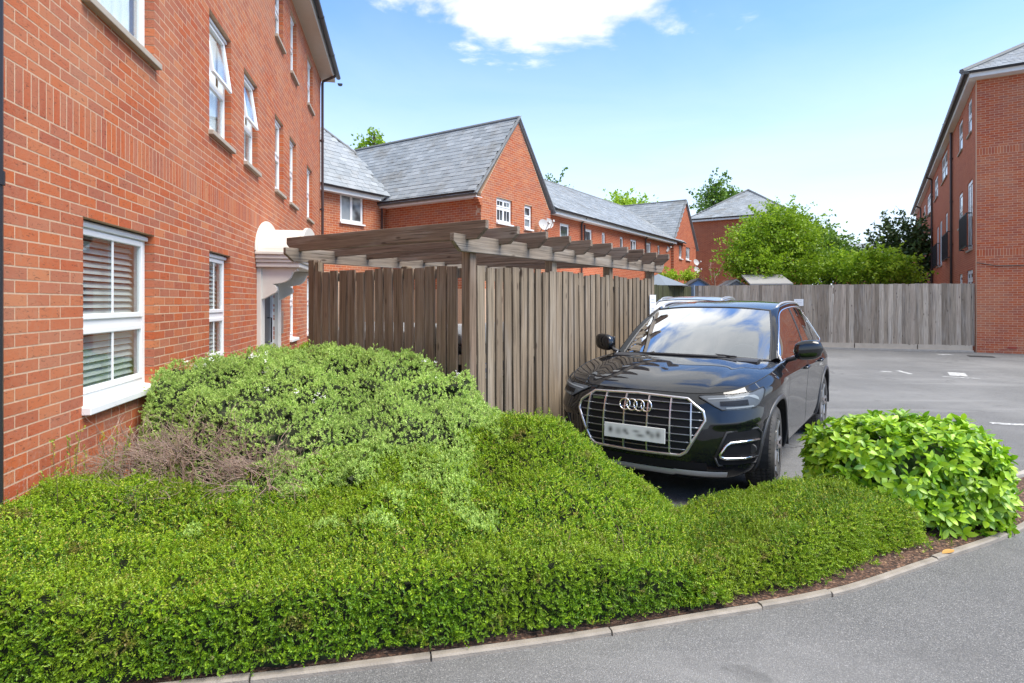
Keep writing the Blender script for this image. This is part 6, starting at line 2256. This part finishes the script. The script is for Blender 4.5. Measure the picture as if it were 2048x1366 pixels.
# the bare shrub in the gap below the window
ob = empty('bare_shrub', (-2.18, 3.98, 0.03), 0, 'tangle of bare grey twigs of a dead shrub under the large ground floor window', 'shrub')
b = MB()
for q in range(300):
    a = rng.uniform(0, 2 * math.pi); rr_ = math.sqrt(rng.random())
    ex_, ey_ = 0.66 * rr_ * math.cos(a), 0.46 * rr_ * math.sin(a)
    z = 0.28 + 0.40 * math.sqrt(max(0, 1 - rr_ ** 2)) * rng.uniform(.75, 1.0) + 0.06
    d = Vector((ex_ * 1.0 + rng.normal(0, .15), ey_ * 1.0 - 0.18 + rng.normal(0, .15), 0.16 + rng.normal(0, .18)))
    twig_mesh(b, (ex_ * .8, ey_ * .8, z - 0.10), d, rng.uniform(.16, .30), 0.0034, rng, 2, 4)
for q in range(110):
    a = rng.uniform(0, 2 * math.pi); rr_ = math.sqrt(rng.random())
    ex_, ey_ = 0.34 * rr_ * math.cos(a), 0.26 * rr_ * math.sin(a)
    z = 0.40 + 0.22 * math.sqrt(max(0, 1 - rr_ ** 2))
    twig_mesh(b, (0.64 + ex_ * .7, -0.25 + ey_ * .7, z - 0.08), Vector((ex_ + rng.normal(0, .12), ey_ - .16 + rng.normal(0, .12), 0.12 + rng.normal(0, .16))), rng.uniform(.14, .26), 0.0032, rng, 2, 4)
b.build('twigs', M_DEAD, ob)['kind'] = 'stuff'
b = MB()
for q in range(9):
    a = rng.uniform(0, 6.28)
    b.tube([(0.05 * math.cos(a), 0.05 * math.sin(a), 0), (0.2 * math.cos(a), 0.12 * math.sin(a), 0.25), (0.45 * math.cos(a), 0.25 * math.sin(a), 0.5)], [.014, .010, .006], 5, cap=False)
b.build('stem', M_TWIG, ob)

# small bright bush beyond, at the foot of the wall
Y_ = 12.2
hb = Hill((-4.45, -3.55), (11.4, 13.0), lambda X, Y: np.where(((X + 4.0) / .42) ** 2 + ((Y - 12.2) / .7) ** 2 < 1, 0.78 * np.sqrt(np.clip(1 - ((X + 4.0) / .42) ** 2 - ((Y - 12.2) / .7) ** 2, 0, 1)) ** .6, -.05), 0.05)
grow('small_bush', 'small bright green bush at the foot of the wall beyond the porch', 'bush', hb, LON_T, M_LON, 2600, 0.4, sc=(1.6, 2.2))


# ---- laurel: every large leaf a blade of its own
def laurel_leaf(ln, wd, bend, fold, seed):
    rg = np.random.default_rng(seed)
    prof = [0.06, 0.60, 0.96, 0.98, 0.74, 0.05]
    V, F = [], []
    tw = rg.normal(0, 0.12)
    for i, p in enumerate(prof):
        t = i / 5
        x = ln * t
        zc = -bend * ln * t * t
        for s_ in (-1, 0, 1):
            y = s_ * p * wd / 2
            V.append((x, y + tw * wd * t * t, zc + abs(s_) * fold * wd * p + s_ * tw * 0.1 * wd))
    for i in range(5):
        for j in range(2):
            a = i * 3 + j
            F.append((a, a + 3, a + 4, a + 1))
    return np.array(V), np.array(F)


lob = empty('laurel_bush', (2.87, 4.42, 0.03), 0, 'rounded laurel bush with large glossy bright green leaves at the end of the bed', 'bush')
LV = [laurel_leaf(0.098, 0.042, bnd, 0.12, 40 + q) for q, bnd in enumerate((.12, .2, .3, .08, .25, .16))]
LME = [mesh_np('laurel_leaf', v, f, M_LAUR, None, True) for v, f in LV]
AX, AY, AZ = 0.63, 0.41, 0.70
items = []
rg = np.random.default_rng(5)
while len(items) < 8500:
    d = rg.normal(size=3); d /= np.linalg.norm(d)
    if d[2] < -0.75:
        continue
    pw = 3.4
    k = (abs(d[0]) ** pw + abs(d[1]) ** pw + abs(d[2] * (1 if d[2] > 0 else .6)) ** pw) ** (-1 / pw)
    u_ = d * k
    p = np.array([u_[0] * AX, u_[1] * AY, 0.30 + u_[2] * (AZ - .30) if d[2] > 0 else 0.30 + u_[2] * 0.34])
    n_ = np.sign(u_) * np.abs(u_) ** (pw - 1) / np.array([AX, AY, AZ - .30]); n_ /= np.linalg.norm(n_)
    lump = 0.035 * math.sin(p[0] * 9 + 1) * math.sin(p[1] * 11 + p[2] * 8)
    p = p + n_ * (lump - rg.random() ** 1.5 * 0.13)
    # whorls: several leaves from one shoot tip
    axis = n_ * 0.85 + np.array([0, 0, 0.40]) + rg.normal(0, .3, 3); axis /= np.linalg.norm(axis)
    a0 = rg.uniform(0, 6.28)
    h = np.cross(axis, rg.normal(size=3)); h /= np.linalg.norm(h); g2 = np.cross(axis, h)
    for q in range(rg.integers(3, 6)):
        a = a0 + q * 2.4
        rad = h * math.cos(a) + g2 * math.sin(a)
        x = rad * 0.85 + axis * rg.uniform(.15, .75) + n_ * 0.2; x /= np.linalg.norm(x)
        z = axis - x * axis.dot(x); z = z + rg.normal(0, .18, 3); z -= x * z.dot(x); z /= np.linalg.norm(z)
        y = np.cross(z, x)
        s_ = rg.uniform(.50, .95)
        M = np.eye(4); M[:3, 0] = x * s_; M[:3, 1] = y * s_; M[:3, 2] = z * s_; M[:3, 3] = p
        items.append((M, rg.integers(0, 6), n_, s_))
ctr = np.array(lob.location)
def lscore(it):
    c = it[0][:3, 3] + ctr
    v = np.array([0, 0, CAM_H]) - c; dist = np.linalg.norm(v)
    return it[3] / dist * max(0.0, it[2].dot(v / dist) + .1)
order = sorted(range(len(items)), key=lambda i: -lscore(items[i]))
for i in order[:300]:
    link('leaf', LME[items[i][1]], lob, Matrix(items[i][0].tolist()))
Vs, Fs, nb_ = [], [], 0
for i in order[300:]:
    M, t, _, _ = items[i]
    v, f = LV[t]
    Vs.append(v @ M[:3, :3].T + M[:3, 3]); Fs.append(f + nb_); nb_ += len(v)
link('foliage', mesh_np('laurel_foliage', np.concatenate(Vs), np.concatenate(Fs), M_LAUR, np.repeat(rg.random(len(Vs)), 10), True), lob)['kind'] = 'stuff'
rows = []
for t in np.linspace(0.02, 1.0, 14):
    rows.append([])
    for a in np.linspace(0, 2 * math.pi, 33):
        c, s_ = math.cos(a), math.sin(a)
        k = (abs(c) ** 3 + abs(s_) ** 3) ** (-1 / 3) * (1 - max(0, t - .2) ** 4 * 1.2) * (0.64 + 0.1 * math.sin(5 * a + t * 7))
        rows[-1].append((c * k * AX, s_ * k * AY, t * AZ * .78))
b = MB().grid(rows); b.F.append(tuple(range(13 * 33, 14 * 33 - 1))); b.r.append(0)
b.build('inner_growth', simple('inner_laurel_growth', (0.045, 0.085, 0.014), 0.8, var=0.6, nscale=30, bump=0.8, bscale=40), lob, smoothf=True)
b = MB()
for q in range(8):
    a = rg.uniform(0, 6.28)
    b.tube([(0.04 * math.cos(a), 0.04 * math.sin(a), -.03), (0.25 * math.cos(a), 0.16 * math.sin(a), .28), (0.45 * math.cos(a), 0.3 * math.sin(a), .5)], [.014, .010, .006], 6)
b.build('stem', M_TWIG, lob)

# fallen leaf and litter
ob = MB()
v, f = laurel_leaf(0.115, 0.045, -0.04, 0.12, 77)
o = link('fallen_leaf', mesh_np('fallen_leaf', v, f, simple('yellowed_leaf', (0.50, 0.27, 0.08), 0.5), None, True))
lx = 2.69; o.location = (lx, kerb_y(lx) + 0.030, 0.031); o.rotation_euler = (0.03, 0.0, R(22))
tag(o, 'single yellowed leaf lying on the concrete edging below the laurel', 'leaf')
b = MB()
for q in range(420):
    x = rng.uniform(-1.2, 4.2); y = float(kyv(x)) + rng.uniform(0.06, 0.42)
    a = rng.uniform(0, 6.28); ln = rng.uniform(.008, .026)
    c, s_ = math.cos(a) * ln, math.sin(a) * ln
    z = 0.045 + rng.uniform(0, .012)
    b.add([(x, y, z), (x + c * .5 - s_ * .3, y + s_ * .5 + c * .3, z + .004), (x + c, y + s_, z + .002), (x + c * .5 + s_ * .3, y + s_ * .5 - c * .3, z + .005)], [(0, 1, 2, 3)], rng.random())
def litter_mat():
    m, nt, bs = new_mat('leaf_litter')
    nt.links.new(ramp(nt, rnd_socket(nt), [(0, (0.10, 0.05, 0.03)), (.5, (0.22, 0.12, 0.06)), (.8, (0.40, 0.27, 0.15)), (1, (0.45, 0.38, 0.28))]), bs.inputs['Base Color'])
    bs.inputs['Roughness'].default_value = 0.8
    return m
o = b.build('leaf_litter', litter_mat()); tag(o, kind='stuff')
# weeds and green tufts in the soil at the kerb
tp, td = [], []
for q in range(90):
    x = rng.uniform(-.9, 2.9); y = float(kyv(x)) + rng.uniform(0.07, 0.22)
    for k in range(rng.integers(1, 4)):
        tp.append((x + rng.normal(0, .012), y + rng.normal(0, .012), 0.04)); td.append((rng.normal(0, .6), rng.normal(0, .6) - .3, .7))
V, F, r = place(LON_T, np.array(tp), np.array(td), np.full(len(tp), .8), rng)
o = link('ground_weeds', mesh_np('ground_weeds', V, F, M_LON2, r)); tag(o, kind='stuff')


# ---- trees
def tree(name, label, cat, base, blobs, leaf, n, mat, group=None, clump=0.35, trunk_r=0.16, spiky=False, per=26):
    ob = empty(name, (base[0], base[1], 0), 0, label, cat, group)
    B = np.array(blobs, float)
    vol = B[:, 3] * B[:, 4] * B[:, 5]
    nc = max(20, n // per)
    w_ = vol ** .75; w_ /= w_.sum()
    t = rng.choice(len(B), nc, p=w_)
    d = rng.normal(size=(nc, 3)); d /= np.linalg.norm(d, axis=1)[:, None]
    rad = rng.random(nc) ** 0.38 * np.where(rng.random(nc) < .18, rng.uniform(1.0, 1.35, nc), rng.uniform(.8, 1.05, nc))
    C = B[t, :3] + d * rad[:, None] * B[t, 3:6]
    cs = clump * rng.uniform(.5, 1.25, nc)
    Pt = np.repeat(C, per, 0) + rng.normal(size=(nc * per, 3)) * np.repeat(cs, per)[:, None] * np.array([1, 1, .55])
    out_ = np.repeat(d, per, 0)
    if spiky:
        k = rng.random(nc * per)[:, None]
        Pt = np.repeat(C, per, 0) + out_ * k * clump * 2.2 + np.array([0, 0, 1.]) * k ** 2 * clump * .8 + rng.normal(size=(nc * per, 3)) * clump * .16
    if not spiky:
        k = rng.random(nc * per)[:, None] ** 1.2
        arm = out_ * np.array([1, 1, .5]) + np.repeat(rng.normal(0, .45, (nc, 3)), per, 0) + np.array([0, 0, .45])
        sp_ = np.repeat(C, per, 0) + arm * k * clump * 2.6 + np.array([0, 0, -1.]) * k ** 2 * clump * .9 + rng.normal(size=(nc * per, 3)) * clump * .20
        pick_ = np.repeat(rng.random(nc) < .42, per)
        Pt[pick_] = sp_[pick_]
    Dr = out_ * .6 + np.array([0, 0, -.15]) + rng.normal(0, .6, Pt.shape)
    q = np.array([[[0, 0, 0], [.34, -.02, .42], [0, .05, 1.0], [-.34, -.02, .42]]])
    V, F, r = place([q * leaf], Pt, Dr, rng.uniform(.7, 1.3, len(Pt)), rng)
    # one colour tendency per clump
    rc = np.repeat(np.repeat(rng.random(nc), per), 2)
    r = np.clip(r * .45 + rc[:len(r)] * .55, 0, .999)
    V = V - np.array([base[0], base[1], 0])
    link('crown', mesh_np('crown', V, F, mat, r), ob)['kind'] = 'stuff'
    b = MB()
    top = B[np.argmax(B[:, 2] + B[:, 5])]
    bx = Vector((0, 0, 0)); tx = Vector((top[0] - base[0], top[1] - base[1], top[2]))
    mid = Vector((tx.x * .3, tx.y * .3, tx.z * .45))
    b.tube([bx, mid * .6, mid, tx], [trunk_r, trunk_r * .8, trunk_r * .65, trunk_r * .25], 8)
    b.build('trunk', M_BARK, ob)
    b = MB()
    for (cx, cy, cz, rx, ry, rz) in blobs:
        e = Vector((cx - base[0], cy - base[1], cz))
        b.tube([mid * .8, (mid * .8 + e) / 2 + Vector((0, 0, .1)), e], [trunk_r * .5, trunk_r * .32, trunk_r * .12], 6)
        for q_ in range(3):
            dd = Vector(rng.normal(0, 1, 3)).normalized()
            b.tube([e * .75 + mid * .2, e + Vector((dd.x * rx, dd.y * ry, dd.z * rz)) * .8], [trunk_r * .2, trunk_r * .06], 5)
    b.build('limb', M_BARK, ob)
    return ob


def blob(u, v, Y, wpx, hpx, dfac=1.0):
    c = at(u, v, Y)
    return (c.x, Y, c.z, wpx / F_PX * Y, wpx / F_PX * Y * dfac, hpx / F_PX * Y)


GT = 'trees and bushes beyond the fence'
Y = 28.0
tree('broadleaf_tree', 'tall light green feathery tree beyond the fence in front of the hipped house', 'tree', at(1545, 605, Y),
     [blob(1545, 470, Y, 62, 50), blob(1490, 485, Y - .4, 34, 36), blob(1600, 480, Y, 42, 46), blob(1520, 535, Y - .6, 60, 34), blob(1595, 540, Y, 55, 34), blob(1560, 432, Y, 30, 24), blob(1470, 525, Y - .8, 22, 22)], 0.12, 26000, M_TREE1, GT, clump=0.24)
Y = 29.5
tree('broadleaf_tree', 'darker green small tree between the tall light tree and the bright bush', 'tree', at(1662, 605, Y),
     [blob(1662, 525, Y, 34, 30), blob(1640, 545, Y, 30, 26), blob(1690, 545, Y, 26, 24), blob(1640, 480, Y + 1.5, 30, 18)], 0.15, 6500, M_TREE2, GT, clump=0.25)
Y = 26.5
tree('broadleaf_bush', 'bright yellow green bush just beyond the fence before the dark conifer', 'bush', at(1745, 605, Y),
     [blob(1725, 540, Y, 45, 26), blob(1775, 540, Y, 45, 30), blob(1748, 522, Y, 34, 20), blob(1810, 553, Y, 25, 16), blob(1700, 525, Y + 1, 40, 20)], 0.13, 9500, M_TREE1, GT, clump=0.22, trunk_r=.08)
Y = 36.0
tree('conifer_tree', 'dark spiky evergreen tree beyond the fence beside the right apartment block', 'tree', at(1800, 605, Y),
     [blob(1800, 470, Y, 34, 24), blob(1775, 505, Y, 42, 32), blob(1820, 510, Y, 36, 40), blob(1795, 550, Y, 50, 40)], 0.20, 9000, M_TREE3, GT, clump=0.36, spiky=True)
Y = 58.0
tree('broadleaf_tree', 'green tree top rising behind the hipped house roof', 'tree', at(1445, 605, Y),
     [blob(1432, 388, Y, 22, 16), blob(1462, 402, Y, 26, 18), blob(1440, 415, Y, 38, 22), blob(1490, 430, Y, 30, 14), blob(1425, 372, Y, 10, 8)], 0.28, 5000, M_TREE2, GT, clump=0.5, trunk_r=.3)
Y = 52.0
tree('broadleaf_tree', 'green tree top just showing above the terrace ridge beside the far gable', 'tree', at(1262, 605, Y),
     [blob(1245, 405, Y, 20, 12), blob(1272, 408, Y, 20, 11), blob(1258, 430, Y, 40, 25)], 0.26, 2600, M_TREE1, GT, clump=0.45, trunk_r=.3)
Y = 50.0
tree('broadleaf_tree', 'thin tree top peeping over the terrace ridge beside the near gable', 'tree', at(1104, 605, Y),
     [blob(1092, 362, Y, 10, 8), blob(1112, 366, Y, 16, 7), blob(1100, 390, Y, 30, 22)], 0.24, 900, M_TREE2, GT, clump=0.4, trunk_r=.3)
Y = 34.0
tree('broadleaf_tree', 'light green tree top rising behind the slate roof left of the near gable', 'tree', at(748, 605, Y),
     [blob(752, 288, Y, 16, 13), blob(732, 296, Y, 14, 9), blob(748, 270, Y, 7, 8), blob(745, 320, Y, 34, 22), blob(768, 290, Y, 8, 10)], 0.17, 2200, M_TREE1, GT, clump=0.22, trunk_r=.25)
Y = 31.0
tree('garden_shrub', 'light green climber along the top of the low brown garden fence', 'shrub', at(1350, 605, Y),
     [blob(1335, 548, Y, 16, 7), blob(1360, 552, Y, 22, 6), blob(1380, 554, Y, 12, 5)], 0.10, 1800, M_TREE1, GT, clump=0.14, trunk_r=.04)
Y = 44.0
tree('broadleaf_tree', 'mid green trees massed behind the bright bush and distant grey roof', 'tree', at(1610, 605, Y),
     [blob(1590, 450, Y, 30, 20), blob(1620, 480, Y, 36, 20), blob(1650, 495, Y, 40, 20), blob(1690, 505, Y, 30, 16)], 0.24, 4500, M_TREE2, GT, clump=0.42, trunk_r=.25)
# thin pale bare tree before the brick end wall
Y = 32.0
c = at(1428, 605, Y); c.z = 0
ob = empty('bare_tree', c, 0, 'slender pale leafless tree standing before the far brick end wall', 'tree', GT)
b = MB()
b.tube([(0, 0, 0), (.1, 0, 2.0), (0.0, 0, 3.2)], [.05, .04, .025], 6)
for q in range(12):
    twig_mesh(b, (rng.normal(0, .06), 0, rng.uniform(1.8, 3.0)), (rng.normal(0, .9), rng.normal(0, .5), .8), rng.uniform(.7, 1.3), 0.014, rng, 2, 3)
b.build('trunk', M_DEAD, ob)
